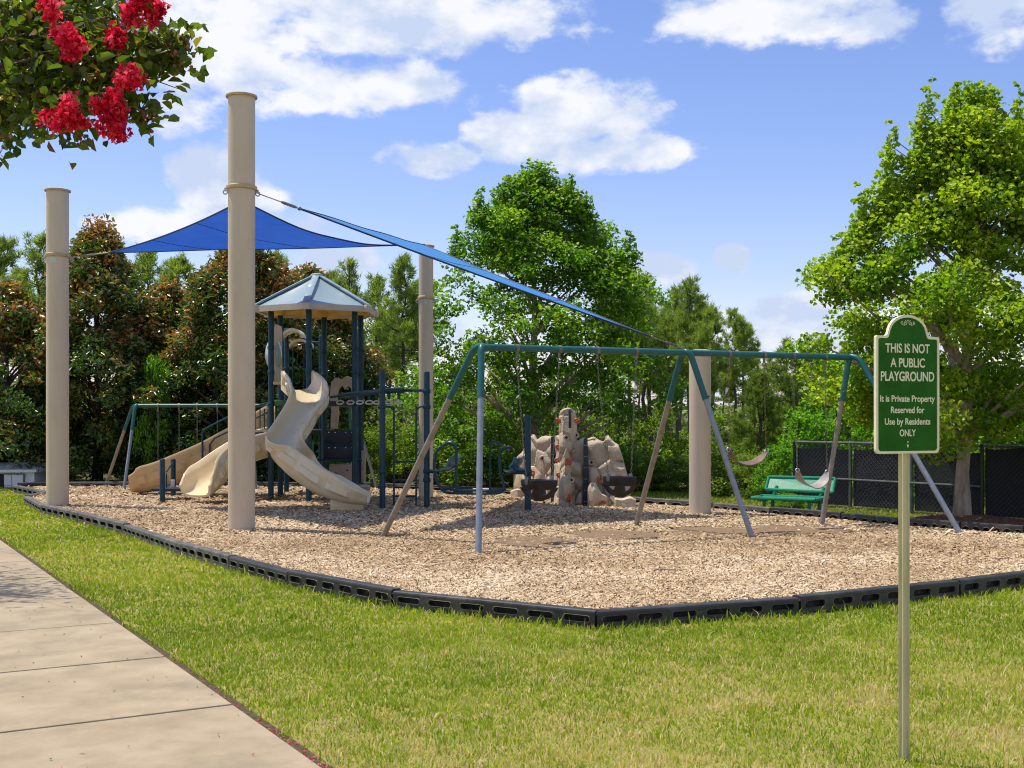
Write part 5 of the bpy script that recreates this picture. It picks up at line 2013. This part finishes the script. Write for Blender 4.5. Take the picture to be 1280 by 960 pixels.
# ---- ring ladder
pD, pE = G(478, 636), G(533.5, 634.6)
post(pD, at(478, 463, pD.y).z, .052)
post(pE, at(533.5, 465, pE.y).z, .052)
track = spline([at(411, 496.5, 22.9), at(424, 495, 22.4), at(450, 492, 21.6), at(476, 489.5, 21.0), at(500, 488, 21.0), at(533, 488, 20.95)], 6)
m = MB()
m.tube(track[6:26], .045, 10)
m.build('overhead_track', M['navy'], ps)
m = MB()
m.tube(track[:7], .022, 8)
m.tube(track[25:], .026, 8)
m.build('track_arm', M['navy'], ps)
for (px, d) in ((425, 22.35), (438, 22.0), (450, 21.65), (461.5, 21.4), (471, 21.15), (486, 21.0), (498.5, 21.0)):
    m = MB()
    t0, t1 = at(px, 490.5, d), at(px, 499, d)
    m.tube([t0, t1], [.032, .024], 8)
    o = m.build('trolley', M['navy'], ps)
    m = MB()
    m.torus(at(px, 503, d), .062, .014, Matrix.Rotation(R(28 + random.uniform(-8, 8)), 3, 'X'), 14, 6)
    m.build('ring', M['fascia'], o)
m = MB()
for (a, pts) in ((0, [(478, 508.5), (487, 508.5), (491, 512), (492.5, 518), (492.5, 632)]), (1, [(533.5, 508.5), (525.5, 508.5), (521.5, 512), (520.3, 518), (520.3, 632)])):
    m.tube(spline([at(px, py, 20.9) for px, py in pts], 4), .018, 8)
m.build('ladder_rail', M['navy'], ps)
for y in (577, 600.5, 620):
    m = MB()
    m.tube([at(492.5, y, 20.9), at(520.3, y, 20.9)], .017, 8)
    m.build('rung', M['navy'], ps)
for z in (at(0, 489, 20.95).z, at(0, 508.5, 20.95).z, at(0, 589, 20.95).z):
    for p in (pD, pE):
        clamp(p, z)
clamp(pE, at(0, 600, 20.95).z)

# ================================================================== SWAY GLIDER (two seats between posts)
pFp = G(659.7, 638.6)
sg = thing('sway_glider', 'navy two-seat sway ride with curved frames between navy posts', 'playground ride', (at(600, 617, 20.6).x, 20.6, .25))
m = MB()
m.lathe((pFp.x, pFp.y, 0), [(.055, -.1), (.055, 1.58), (.05, 1.6), (.02, 1.61)], 16)
m.build('post', M['navy'], sg)


def sg_d(px):
    return 20.95 + (20.25 - 20.95) * (px - 533) / (660 - 533)


f1 = [(570.4, 612), (570.4, 585), (570, 562), (566, 554.5), (560, 553.5), (553, 558), (546.5, 563), (543, 575), (542.8, 590), (546, 602), (551, 610.5), (558, 615.5), (570, 616.5), (600, 616.8), (622, 616.5), (628.5, 613), (630, 607), (627, 597), (624.5, 583), (624.8, 569), (628, 562), (634, 559.8), (640, 559.5)]
m = MB()
m.tube(spline([at(px, py, sg_d(px) - .20) for px, py in f1], 4), .024, 8)
m.build('frame', M['navy'], sg)
f2 = [(553, 559), (560, 552), (567, 554), (570.6, 562), (570.6, 613)]
f3 = [(627, 558), (621, 553.5), (616, 552), (613, 556), (612.5, 565), (612.5, 612)]
for ff_ in (f2, f3):
    m = MB()
    m.tube(spline([at(px, py, sg_d(px) + .20) for px, py in ff_], 4), .022, 8)
    m.build('frame', M['navy'], sg)
m = MB()
m.tube(spline([at(px, py, sg_d(px) + .22) for px, py in [(543, 590), (549, 606), (558, 611), (600, 612), (632, 612)]], 4), .022, 8)
m.build('frame', M['navy'], sg)
m = MB()
a, b = at(572, 613, sg_d(572)), at(597, 613, sg_d(597))
m.bar(a, b, .40, .03, .008)
a, b = at(602, 613.6, sg_d(602)), at(624, 613.6, sg_d(624))
m.bar(a, b, .40, .03, .008)
m.build('footrest', M['navy_plate'], sg)
for (x0, x1, xb, yb) in ((545, 566, 565, 572), (634, 656, 645, 573)):
    d = sg_d((x0 + x1) / 2)
    m = MB()
    prof = [(x0, 588), (x0 + 6, 588.6), (x1 - 8, 588), (xb - 3, 585.5), (xb + 1, 579), (xb + 3.5, yb - 1)] if xb > 600 or True else []
    P = spline([at(px, py, d) for px, py in prof], 4)
    V, F = [], []
    for p in P:
        for dy, dz in ((-.18, .03), (-.10, 0), (.10, 0), (.18, .03)):
            V.append(p + Vector((dy * .45, dy, dz)))
    nP = len(P)
    for i in range(nP - 1):
        for j in range(3):
            F.append((i * 4 + j, i * 4 + j + 1, (i + 1) * 4 + j + 1, (i + 1) * 4 + j))
    nV = len(V)
    V += [v + Vector((.018, 0, -.022)) for v in V]
    F += [tuple(i + nV for i in reversed(f)) for f in F]
    for i in range(nP - 1):
        F += [(i * 4, (i + 1) * 4, nV + (i + 1) * 4, nV + i * 4), (i * 4 + 3, nV + i * 4 + 3, nV + (i + 1) * 4 + 3, (i + 1) * 4 + 3)]
    e = (nP - 1) * 4
    F += [(0, nV, nV + 1, 1), (1, nV + 1, nV + 2, 2), (2, nV + 2, nV + 3, 3), (e, e + 1, nV + e + 1, nV + e), (e + 1, e + 2, nV + e + 2, nV + e + 1), (e + 2, e + 3, nV + e + 3, nV + e + 2)]
    m.add(V, F)
    m.build('seat', M['seat_blue'], sg)
m = MB()
m.tube([at(533.5, 589.5, 20.9), at(546, 589.5, 20.85)], .03, 8)
m.build('pivot_arm', M['navy'], sg)
m = MB()
m.tube([at(632, 590.5, 20.4), at(659, 590.5, 20.25)], .035, 8)
m.lathe((pFp.x, pFp.y, at(0, 590.5, 20.25).z), [(.066, -.05), (.07, -.04), (.07, .04), (.066, .05)], 16)
m.build('pivot_arm', M['navy'], sg)

# ================================================================== CLIMBING WALL
cw_ = thing('climbing_wall', 'tan sculpted rock climbing wall with orange holds', 'climbing wall', (GX(716, 21.8).x, 21.8, 0))


def rock_noise(p):
    from mathutils import noise
    q = Vector((p[0] * 3.1 + p[2] * 1.2, p[1] * 1.2, p[2] * 2.7 - p[0] * .7))
    d, pts = noise.voronoi(q)
    ledge = min(1.0, (d[1] - d[0]) * 1.6)                 # flat facets parted by creases
    tilt = (q - pts[0]).dot(Vector((-.55, 0, .75)))       # each facet leans its own way
    w = noise.noise(Vector((p[0] * 4.5, p[1] * 4.5, p[2] * 4.0)))
    return ledge * .9 + tilt * .75 + w * .22 + noise.cell(pts[0] * 7.3) * .25


def rock_panel(name, path, tops, thick, seed, amp=.10, bottom=-.06, nu=46, nv=54, edge=.10, parent=cw_):
    """moulded panel following a plan path [(px, d)], tops [(px, y)] outline, thickness backwards"""
    pxs = [p[0] for p in path]
    x0, x1 = pxs[0], pxs[-1]
    V, F = [], []
    rows = []
    for i in range(nu + 1):
        px = x0 + (x1 - x0) * i / nu
        d = float(np.interp(px, pxs, [p[1] for p in path]))
        ty = float(np.interp(px, [p[0] for p in tops], [p[1] for p in tops]))
        zt = CAM_H + (HOR - ty) * d / FOC
        zt += .012 * math.sin(px * .35 + seed)
        u = i / nu
        for j in range(nv + 1):
            v = j / nv
            z = bottom + (zt - bottom) * v
            p = GX(px, d, z)
            e = min(1.0, min(u, 1 - u) / edge) * min(1.0, (1 - v) / .06 + .0)
            e = math.sqrt(max(0.0, 1 - (1 - e) ** 2))
            n_ = rock_noise((p.x + seed * 3.1, p.y + seed, p.z))
            out = (n_ * amp + thick * .12) * e
            q = p + Vector((-.12, -1, 0)).normalized() * out
            V.append(q)
    nb = len(V)
    for i in range(nu + 1):
        px = x0 + (x1 - x0) * i / nu
        d = float(np.interp(px, pxs, [p[1] for p in path]))
        for j in range(nv + 1):
            p = V[i * (nv + 1) + j]
            V.append(Vector((p.x + .02, max(p.y + .02, d + thick * .7), p.z)))
    W = nv + 1
    for i in range(nu):
        for j in range(nv):
            F.append((i * W + j, (i + 1) * W + j, (i + 1) * W + j + 1, i * W + j + 1))
            F.append((nb + i * W + j, nb + i * W + j + 1, nb + (i + 1) * W + j + 1, nb + (i + 1) * W + j))
        for j in (0, nv):
            F.append((i * W + j, nb + i * W + j, nb + (i + 1) * W + j, (i + 1) * W + j))
    for i in (0, nu):
        for j in range(nv):
            F.append((i * W + j, i * W + j + 1, nb + i * W + j + 1, nb + i * W + j))
    m = MB()
    m.add(V, F)
    return m.build(name, M['rock'], parent, angle=35), V, (nu, nv)


rock_panel('rock_panel', [(642, 23.9), (663, 23.3)], [(642, 586), (646, 572), (652, 566), (657, 556), (663, 552)], .3, 1.0, amp=.13, nu=26)
rock_panel('rock_panel', [(661, 23.35), (676, 22.95), (690, 22.65)], [(661, 548), (664, 544), (668, 543.5), (671, 549), (676, 546), (690, 545)], .28, 2.0, amp=.10)
rock_panel('rock_panel', [(691, 22.55), (697, 22.0), (712, 21.75), (730, 21.7)], [(691, 546), (697, 545), (716, 552), (722, 550), (727, 548), (730, 547)], .3, 3.0, amp=.15)
rock_panel('rock_tower', [(698.5, 21.85), (704, 21.6), (714, 21.55), (721, 21.8)], [(698.5, 519), (700, 513), (704, 510.5), (714, 510.5), (718.5, 513), (720, 519), (721, 528)], .42, 4.4, amp=.12, bottom=.95, nu=36)
rock_panel('rock_boulder', [(698, 21.6), (706, 21.35), (714, 21.45), (719, 21.6)], [(698, 590), (702, 575), (708, 560), (713, 575), (719, 612)], .2, 5.2, amp=.13, nu=30, nv=40)
rock_panel('rock_panel', [(733.5, 21.7), (750, 21.55), (770, 21.4), (788, 21.3)], [(733.5, 548), (742, 547), (750, 550), (755, 552), (757, 546), (760, 544.5), (764, 549), (773, 556), (777, 568), (782, 586), (788, 606)], .3, 6.0, amp=.12, nu=60)
rock_panel('rock_boulder', [(734, 21.45), (742, 21.2), (758, 21.2), (766, 21.45)], [(734, 610), (738, 604), (744, 604), (752, 618), (760, 622), (766, 628)], .2, 7.3, amp=.10, nu=30, nv=24)
# foot blocks
for (x0, x1, yt, d, sd) in ((638, 657, 611, 23.6, 8.0), (768, 795, 622, 20.95, 9.0)):
    rock_panel('foot_block', [(x0, d), ((x0 + x1) / 2, d - .05), (x1, d)], [(x0, yt + 2), (x1 - 6, yt), (x1, yt + 2)], .3, sd, amp=.05, nu=16, nv=12)
for (px, d, y0) in ((691.2, 22.33, 546), (732, 21.5, 548), (712.5, 21.33, 512)):
    m = MB()
    zt = at(px, y0, d).z
    zb = -.05 if px != 712.5 else at(0, 535, d).z
    m.box((at(px, 0, d).x, d, (zt + zb) / 2), (.062 if px != 712.5 else .035, .12, zt - zb), Matrix.Rotation(R(-12), 3, 'Z'), .006)
    o = m.build('seam_strip', M['navy_plate'], cw_)
    if px != 712.5:
        m = MB()
        for k in range(6):
            for s_ in (-1, 1):
                m.ball((at(px, 0, d).x + s_ * .018, d - .062, zb + .12 + k * (zt - zb) / 6.2), .010, 6, 4)
        m.build('bolts', M['steel'], o)
cwv = list(cw_.children)
dg = bpy.context.evaluated_depsgraph_get()
from mathutils.bvhtree import BVHTree
_v, _f = [], []
for ch in cwv:
    if ch.name.startswith(('rock', 'foot')):
        b0 = len(_v)
        o3 = wloc(ch)
        _v += [v.co + o3 for v in ch.data.vertices]
        _f += [tuple(i + b0 for i in p.vertices) for p in ch.data.polygons]
BV = BVHTree.FromPolygons(_v, _f)


def hit(px, py):
    o = Vector((0, 0, CAM_H))
    d = (at(px, py, 10) - o).normalized()
    h = BV.ray_cast(o, d)
    return h[0] if h[0] else at(px, py, 21.5)


for (px, py, col, sc3) in ((666.5, 592, 'o', 1), (698, 559, 'o', .9), (697, 576, 'o', .9), (709.5, 576.5, 'o', 1), (751.5, 600.5, 'o', 1.15), (711, 621, 'o', 1), (753, 629.5, 'o', 1.1), (721.5, 526, 'o', .8), (697.5, 526, 'o', .8), (699, 594, 'o', .8), (759, 600, 'x', 1)):
    if col == 'x':
        continue
    p = hit(px, py)
    m = MB()
    rot = Matrix.Rotation(R(-90), 3, 'X') @ Matrix.Rotation(R(35), 3, 'Z')
    m.torus(p - Vector((0, .02, 0)), .041 * sc3, .020 * sc3, rot, 14, 6, sx=1.25)
    m.box(p - Vector((0, .035, 0)), (.10 * sc3, .03, .022 * sc3), Matrix.Rotation(R(-35), 3, 'Y'), .006)
    m.build('hold', M['orange'], cw_)
for (px, py) in ((678, 573), (739, 578), (708, 547), (720, 544), (714, 600)):
    p = hit(px, py)
    m = MB()
    m.torus(p - Vector((0, .015, 0)), .042, .02, Matrix.Rotation(R(90), 3, 'X'), 14, 6)
    o = m.build('hand_hole', M['rock'], cw_)
    m = MB()
    m.ball(p - Vector((0, .004, 0)), (.036, .016, .036), 12, 6)
    m.build('hole_shade', M['dark'], o)  # solid ball, its near-black colour stands for shade inside the hole

# ================================================================== BENCH
bn = thing('park_bench', 'green coated metal bench by the back border under the belt swing', 'bench', (GX(992, 21.2).x, 21.2, LAWN_Z))
btl, btr = at(961, 596, 21.25), at(1044, 598, 20.75)
bbl, bbr = at(957, 611.5, 21.1), at(1041, 615.5, 20.6)


def slab_mesh(c4, th, bev=.0):
    a, b, c, d = [Vector(p) for p in c4]
    n = (b - a).cross(d - a).normalized()
    m_ = MB()
    m_.add([a, b, c, d, a + n * th, b + n * th, c + n * th, d + n * th], [(0, 3, 2, 1), (4, 5, 6, 7), (0, 1, 5, 4), (1, 2, 6, 5), (2, 3, 7, 6), (3, 0, 4, 7)])
    return m_


m = slab_mesh((btl, btr, bbr, bbl), .035)
for a, b in ((btl, btr), (bbl, bbr), (btl, bbl), (btr, bbr)):
    m.tube([a, b], .026, 8)
m.build('backrest', M['bench'], bn, smooth=False)
sfl, sfr = at(939, 621.5, 20.75), at(1019, 626, 20.25)
sbl, sbr = at(953, 618, 21.1), at(1036, 622, 20.6)
sfl.z = sfr.z = (sfl.z + sfr.z) / 2
sbl.z = sbr.z = sfl.z + .01
m = slab_mesh((sbl, sbr, sfr, sfl), .03)
for a, b in ((sfl, sfr), (sbl, sbr), (sfl, sbl), (sfr, sbr)):
    m.tube([a, b], .03, 8)
m.build('seat', M['bench'], bn, smooth=False)
for f in (.16, .86):
    a = sbl.lerp(sbr, f)
    fr_ = sfl.lerp(sfr, f)
    bt = bbl.lerp(bbr, f).lerp(btl.lerp(btr, f), .3)
    m = MB()
    m.tube([Vector((a.x, a.y, LAWN_Z)), a, bt], .03, 8)
    m.tube([Vector((fr_.x, fr_.y, LAWN_Z)).lerp(Vector((a.x, a.y, LAWN_Z)), .25), fr_.lerp(a, .25)], .028, 8)
    m.tube([fr_.lerp(a, .1) - Vector((0, 0, .04)), a - Vector((0, 0, .04))], .022, 8)
    m.build('leg', M['bench'], bn)

# ================================================================== FENCE
fp = [(993, 23.2), (1063, 22.3), (1139.5, 21.2), (1227.5, 20.1), (1330, 19.1), (1440, 18.1)]
fpts = [GX(px, d, LAWN_Z) for px, d in fp]
FT = 1.10
fe = thing('chain_link_fence', 'black chain-link fence with dark windscreen behind the bench and maple', 'fence', fpts[2])
for i, p in enumerate(fpts):
    m = MB()
    m.lathe(p, [(.034, 0), (.034, FT + .13), (.04, FT + .135), (.02, FT + .17)], 10)
    m.build('post', M['rail'] if i in (1, 2) else M['fence_black'], fe)
for i in range(len(fpts) - 1):
    a, b = fpts[i], fpts[i + 1]
    ax = (b - a).normalized()
    nrm = Vector((ax.y, -ax.x, 0))
    L_ = (b - a).length
    H0 = LAWN_Z
    up = Vector((0, 0, 1))
    m = MB()
    m.tube([a + up * (FT + .13), b + up * (FT + .13)], .024, 8)
    m.build('top_rail', M['rail'], fe)
    if i < 3:
        m = MB()
        m.tube([a + up * .55 + nrm * .03, b + up * .55 + nrm * .03], .02, 8)
        m.build('mid_rail', M['rail'], fe)
    # windscreen cloth, slightly slack
    m = MB()
    nu, nv = 16, 6
    V, F = [], []
    top = FT + .02 if i < 3 else FT + .09
    for u in range(nu + 1):
        for v in range(nv + 1):
            f = u / nu
            z = .06 + (top - .06) * v / nv - (.02 * math.sin(f * math.pi * 3) if v == nv else 0)
            V.append(a + ax * (.04 + (L_ - .08) * f) + up * z - nrm * (.035 + .012 * math.sin(f * 17 + v * 1.3)))
    for u in range(nu):
        for v in range(nv):
            F.append((u * (nv + 1) + v, (u + 1) * (nv + 1) + v, (u + 1) * (nv + 1) + v + 1, u * (nv + 1) + v + 1))
    m.add(V, F)
    m.build('windscreen', M['screen'], fe)
    # woven wire: diagonal strands
    m = MB()
    sp = .085
    Hh = FT + .12
    k = -int(Hh / sp)
    while k * sp < L_:
        for sgn in (1, -1):
            s0 = k * sp
            # strand from (s0,0) to (s0+Hh, Hh), clipped to the bay
            t0, t1 = max(0, -s0), min(Hh, L_ - s0)
            if t1 - t0 > .05:
                if sgn > 0:
                    p, q = (s0 + t0, t0), (s0 + t1, t1)
                else:
                    p, q = (L_ - s0 - t0, t0), (L_ - s0 - t1, t1)
                P = a + ax * p[0] + up * p[1] + nrm * (.006 * sgn)
                Q = a + ax * q[0] + up * q[1] + nrm * (.006 * sgn)
                m.tube([P, Q], .0035, 3, cap=False)
        k += 1
    o = m.build('wire_mesh', M['wire'], fe, smooth=False)
    o['kind'] = 'stuff'

# ================================================================== WHITE SHED AT THE FAR LEFT
shd = thing('utility_shed', 'low white shed with double doors at the far left edge', 'shed', GX(12, 28.9, LAWN_Z))
y0 = 28.9
zt = at(0, 584, y0).z
x0, x1 = GX(-60, y0).x, GX(43, y0).x
m = MB()
m.box(((x0 + x1) / 2, y0 + .9, (LAWN_Z + zt - .1) / 2), (x1 - x0, 1.8, zt - .1 - LAWN_Z), None, .01)
m.build('wall', M['vinyl'], shd, smooth=False)
m = MB()
m.prism([(-.1, 0), (1.9, 0), (1.9, .06), (.95, .20), (-.1, .06)], (0, 1, 0), (0, 0, 1), (x0 - .08, y0, zt - .12), (1, 0, 0), x1 - x0 + .16)
m.build('roof', M['vinyl'], shd, smooth=False)
for (p0, p1) in ((5.5, 15), (15.6, 29.5)):
    a, b = at(p0, 593, y0), at(p1, 610, y0)
    m = MB()
    m.box(((a.x + b.x) / 2, y0 - .015, (a.z + LAWN_Z + .05) / 2), (b.x - a.x - .01, .03, a.z - LAWN_Z - .08), None, .006)
    o = m.build('door', M['vinyl'], shd, smooth=False)
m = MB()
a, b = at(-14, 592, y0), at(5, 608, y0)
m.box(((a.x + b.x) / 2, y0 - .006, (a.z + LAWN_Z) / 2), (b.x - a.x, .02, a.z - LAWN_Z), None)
m.build('opening_shade', M['dark'], shd, smooth=False)  # thin dark panel on the solid wall, painted as a shaded interior
m = MB()
a, b = at(4, 592.2, y0), at(30.5, 592.2, y0)
m.bar(a - Vector((0, .03, 0)), b - Vector((0, .03, 0)), .03, .03)
m.bar(Vector((b.x, y0 - .03, LAWN_Z)), b - Vector((0, .03, 0)), .03, .03)
m.build('door_frame', M['rail'], shd, smooth=False)

# ================================================================== SIGN
SGD = 6.0
yaw = R(22)
sx_ = Vector((math.cos(yaw), math.sin(yaw), 0))
sn = Vector((math.sin(yaw), -math.cos(yaw), 0))          # faces the camera
sc0 = GX(1132.5, SGD, 0)
SU = Vector((0, 0, 1))
sg_ = thing('notice_sign', 'green notice sign with cream lettering on a steel post in the grass', 'sign', (sc0.x, sc0.y, LAWN_Z))
HW = .196
ZB, ZS, ZT = 1.413, 1.998, 2.104


def outline(inset):
    hw, zb, zs, zt = HW - inset, ZB + inset, ZS - inset, ZT - inset
    r = max(.006, .022 - inset * .4)
    pts = []
    for k in range(5):
        a = R(180 + 90 * k / 4)
        pts.append((-hw + r + r * math.cos(a), zb + r + r * math.sin(a)))
    for k in range(5):
        a = R(270 + 90 * k / 4)
        pts.append((hw - r + r * math.cos(a), zb + r + r * math.sin(a)))
    r2 = .010
    for k in range(4):
        a = R(0 + 90 * k / 3)
        pts.append((hw - r2 + r2 * math.cos(a), zs - r2 + r2 * math.sin(a)))
    # shoulder, small concave step, then the arch
    xa = HW * .63 - inset * .6
    pts.append((xa + .016, zs))
    pts.append((xa + .005, zs + .006))
    pts.append((xa, zs + .018))
    n = 14
    hgt = zt - (zs + .018)
    for k in range(1, n):
        a = math.pi * k / n
        pts.append((xa * math.cos(a) * .97, zs + .018 + hgt * math.sin(a) ** .95))
    pts += [(-xa, zs + .018), (-xa - .005, zs + .006), (-xa - .016, zs)]
    for k in range(4):
        a = R(90 + 90 * k / 3)
        pts.append((-hw + r2 + r2 * math.cos(a), zs - r2 + r2 * math.sin(a)))
    return pts


SO = Vector((sc0.x, sc0.y, 0))
m = MB()
m.prism(outline(0.004), sx_, SU, SO, sn, .012)
m.build('panel', M['sign_green'], sg_, smooth=False)
m = MB()
oo, ii = outline(0.0), outline(.0125)
n = len(oo)
V = []
for (ring, dep) in ((oo, -.002), (oo, .016), (ii, .0165), (ii, .011)):
    V += [SO + sx_ * x + SU * z + sn * dep for x, z in ring]
F = []
for lv in range(3):
    for k in range(n):
        F.append((lv * n + k, lv * n + (k + 1) % n, (lv + 1) * n + (k + 1) % n, (lv + 1) * n + k))
m.add(V, F)
m.build('border', M['sign_cream'], sg_, smooth=False)


def sign_text(body, z_mid, cap, width, offset=0.0):
    cu = bpy.data.curves.new('lettering', 'FONT')
    cu.body = body
    cu.align_x, cu.align_y = 'CENTER', 'CENTER'
    cu.extrude = .0008
    cu.offset = offset
    cu.size = 1.0
    o = bpy.data.objects.new('lettering', cu)
    COL.objects.link(o)
    bpy.context.view_layer.update()
    dgx = bpy.context.evaluated_depsgraph_get()
    me = bpy.data.meshes.new_from_object(o.evaluated_get(dgx))
    bpy.data.objects.remove(o)
    co = np.zeros(len(me.vertices) * 3, dtype=np.float32)
    me.vertices.foreach_get('co', co)
    co = co.reshape(-1, 3)
    wid = co[:, 0].max() - co[:, 0].min()
    xm = (co[:, 0].max() + co[:, 0].min()) / 2
    capn = .729                                    # cap height of the built-in font at size 1
    kx, kz = width / wid, cap / capn
    base = z_mid - cap / 2
    y0_ = -.365 if True else 0
    # with CENTER alignment the line is centred on its own box; use the lowest baseline letter instead
    zmax = co[:, 1].max()
    P = np.zeros_like(co)
    bl = zmax - capn * (1.0 if body.upper() == body else 1.02)
    for i in range(3):
        P[:, i] = (SO[i] + sx_[i] * (co[:, 0] - xm) * kx + SU[i] * (base + (co[:, 1] - bl) * kz) + sn[i] * (.0128 + co[:, 2] * 1.0))
    P -= np.array(wloc(sg_), dtype=np.float32)
    me.vertices.foreach_set('co', P.ravel())
    me.materials.clear()
    me.materials.append(M['sign_cream'])
    me.update()
    t = link_mesh('lettering', me, sg_)
    return t


pz = lambda py: CAM_H + (HOR - py) * SGD / FOC
W2 = 2 * HW
for (txt, py, cap, wf, off) in (('THIS IS NOT', 435.5, .046, .70, .020), ('A PUBLIC', 453.5, .046, .545, .020), ('PLAYGROUND', 470.5, .048, .845, .020),
                                ('It is Private Property', 498.5, .033, .865, .018), ('Reserved for', 512.5, .033, .53, .018), ('Use by Residents', 527, .033, .72, .018), ('ONLY', 541, .034, .255, .018)):
    sign_text(txt, pz(py), cap, W2 * wf, off)
# scroll ornament in the arch
m = MB()


def spiral(cx_, cz_, r0, r1, a0, turns, sgn):
    pts = []
    for k in range(26):
        f = k / 25
        r = r0 + (r1 - r0) * f
        a = a0 + sgn * turns * 2 * math.pi * f
        pts.append(SO + sx_ * (cx_ + r * math.cos(a)) + SU * (cz_ + r * math.sin(a)) + sn * .0135)
    return pts


zo = pz(404)
for sgn in (-1, 1):
    m.tube(spiral(sgn * .0165, zo, .0125, .002, math.pi / 2 if sgn > 0 else math.pi / 2, 1.4, sgn), .0016, 5)
    m.tube(spiral(sgn * .0360, zo + .001, .0080, .002, -math.pi / 2, 1.2, sgn), .0014, 5)
    m.tube([SO + sx_ * (sgn * .020) + SU * (zo - .013) + sn * .0135, SO + sx_ * (sgn * .030) + SU * (zo - .009) + sn * .0135, SO + sx_ * (sgn * .038) + SU * (zo - .007) + sn * .0135], .0015, 5)
m.ball(SO + SU * (zo + .012) + sn * .013, .004, 8, 5)
m.build('scroll_ornament', M['sign_cream'], sg_)
m = MB()
zq = pz(557)
m.prism([(-.004, .010), (.001, .004), (.006, .004), (.004, -.004), (.001, -.012), (-.003, -.004)], sx_, SU, SO + SU * zq, sn, .0138)
m.build('emblem', M['sign_cream'], sg_, smooth=False)
# u-channel post with punched holes, behind the board
m = MB()
prof = [(-.027, .004), (-.027, .000), (-.013, .000), (-.008, -.022), (.008, -.022), (.013, .000), (.027, .000), (.027, .004), (.010, .004), (.006, -.018), (-.006, -.018), (-.010, .004)]
yw2 = R(-8)
px_ = Vector((math.cos(yw2), math.sin(yw2), 0))
pn_ = Vector((math.sin(yw2), -math.cos(yw2), 0))
pc = Vector((GX(1130.5, SGD + .03).x, SGD + .035, 0))
V = []
for z in (LAWN_Z - .1, 2.02):
    V += [pc + px_ * x + pn_ * (-.0 + y * -1.0) + SU * z for x, y in prof]
k = len(prof)
m.add(V, [(i, (i + 1) % k, k + (i + 1) % k, k + i) for i in range(k)])
m.build('post', M['sign_post'], sg_, smooth=False)
m = MB()
m.ball(SO + SU * 1.47 + sn * .013, .006, 8, 5)
m.ball(SO + SU * 1.96 + sn * .013, .005, 8, 5)
m.build('bolts', M['steel'], sg_)

# a stick lying on the chips
st = MB()
a = G(811, 712, .02)
st.tube([a, a + Vector((.14, -.02, .01)), a + Vector((.30, -.04, .0)), a + Vector((.38, -.07, .01))], [.008, .012, .011, .005], 6)
tag(st.build('fallen_stick', M['bark'], origin=tuple(a)), 'thin grey stick lying on the wood chips near the front border', 'stick')
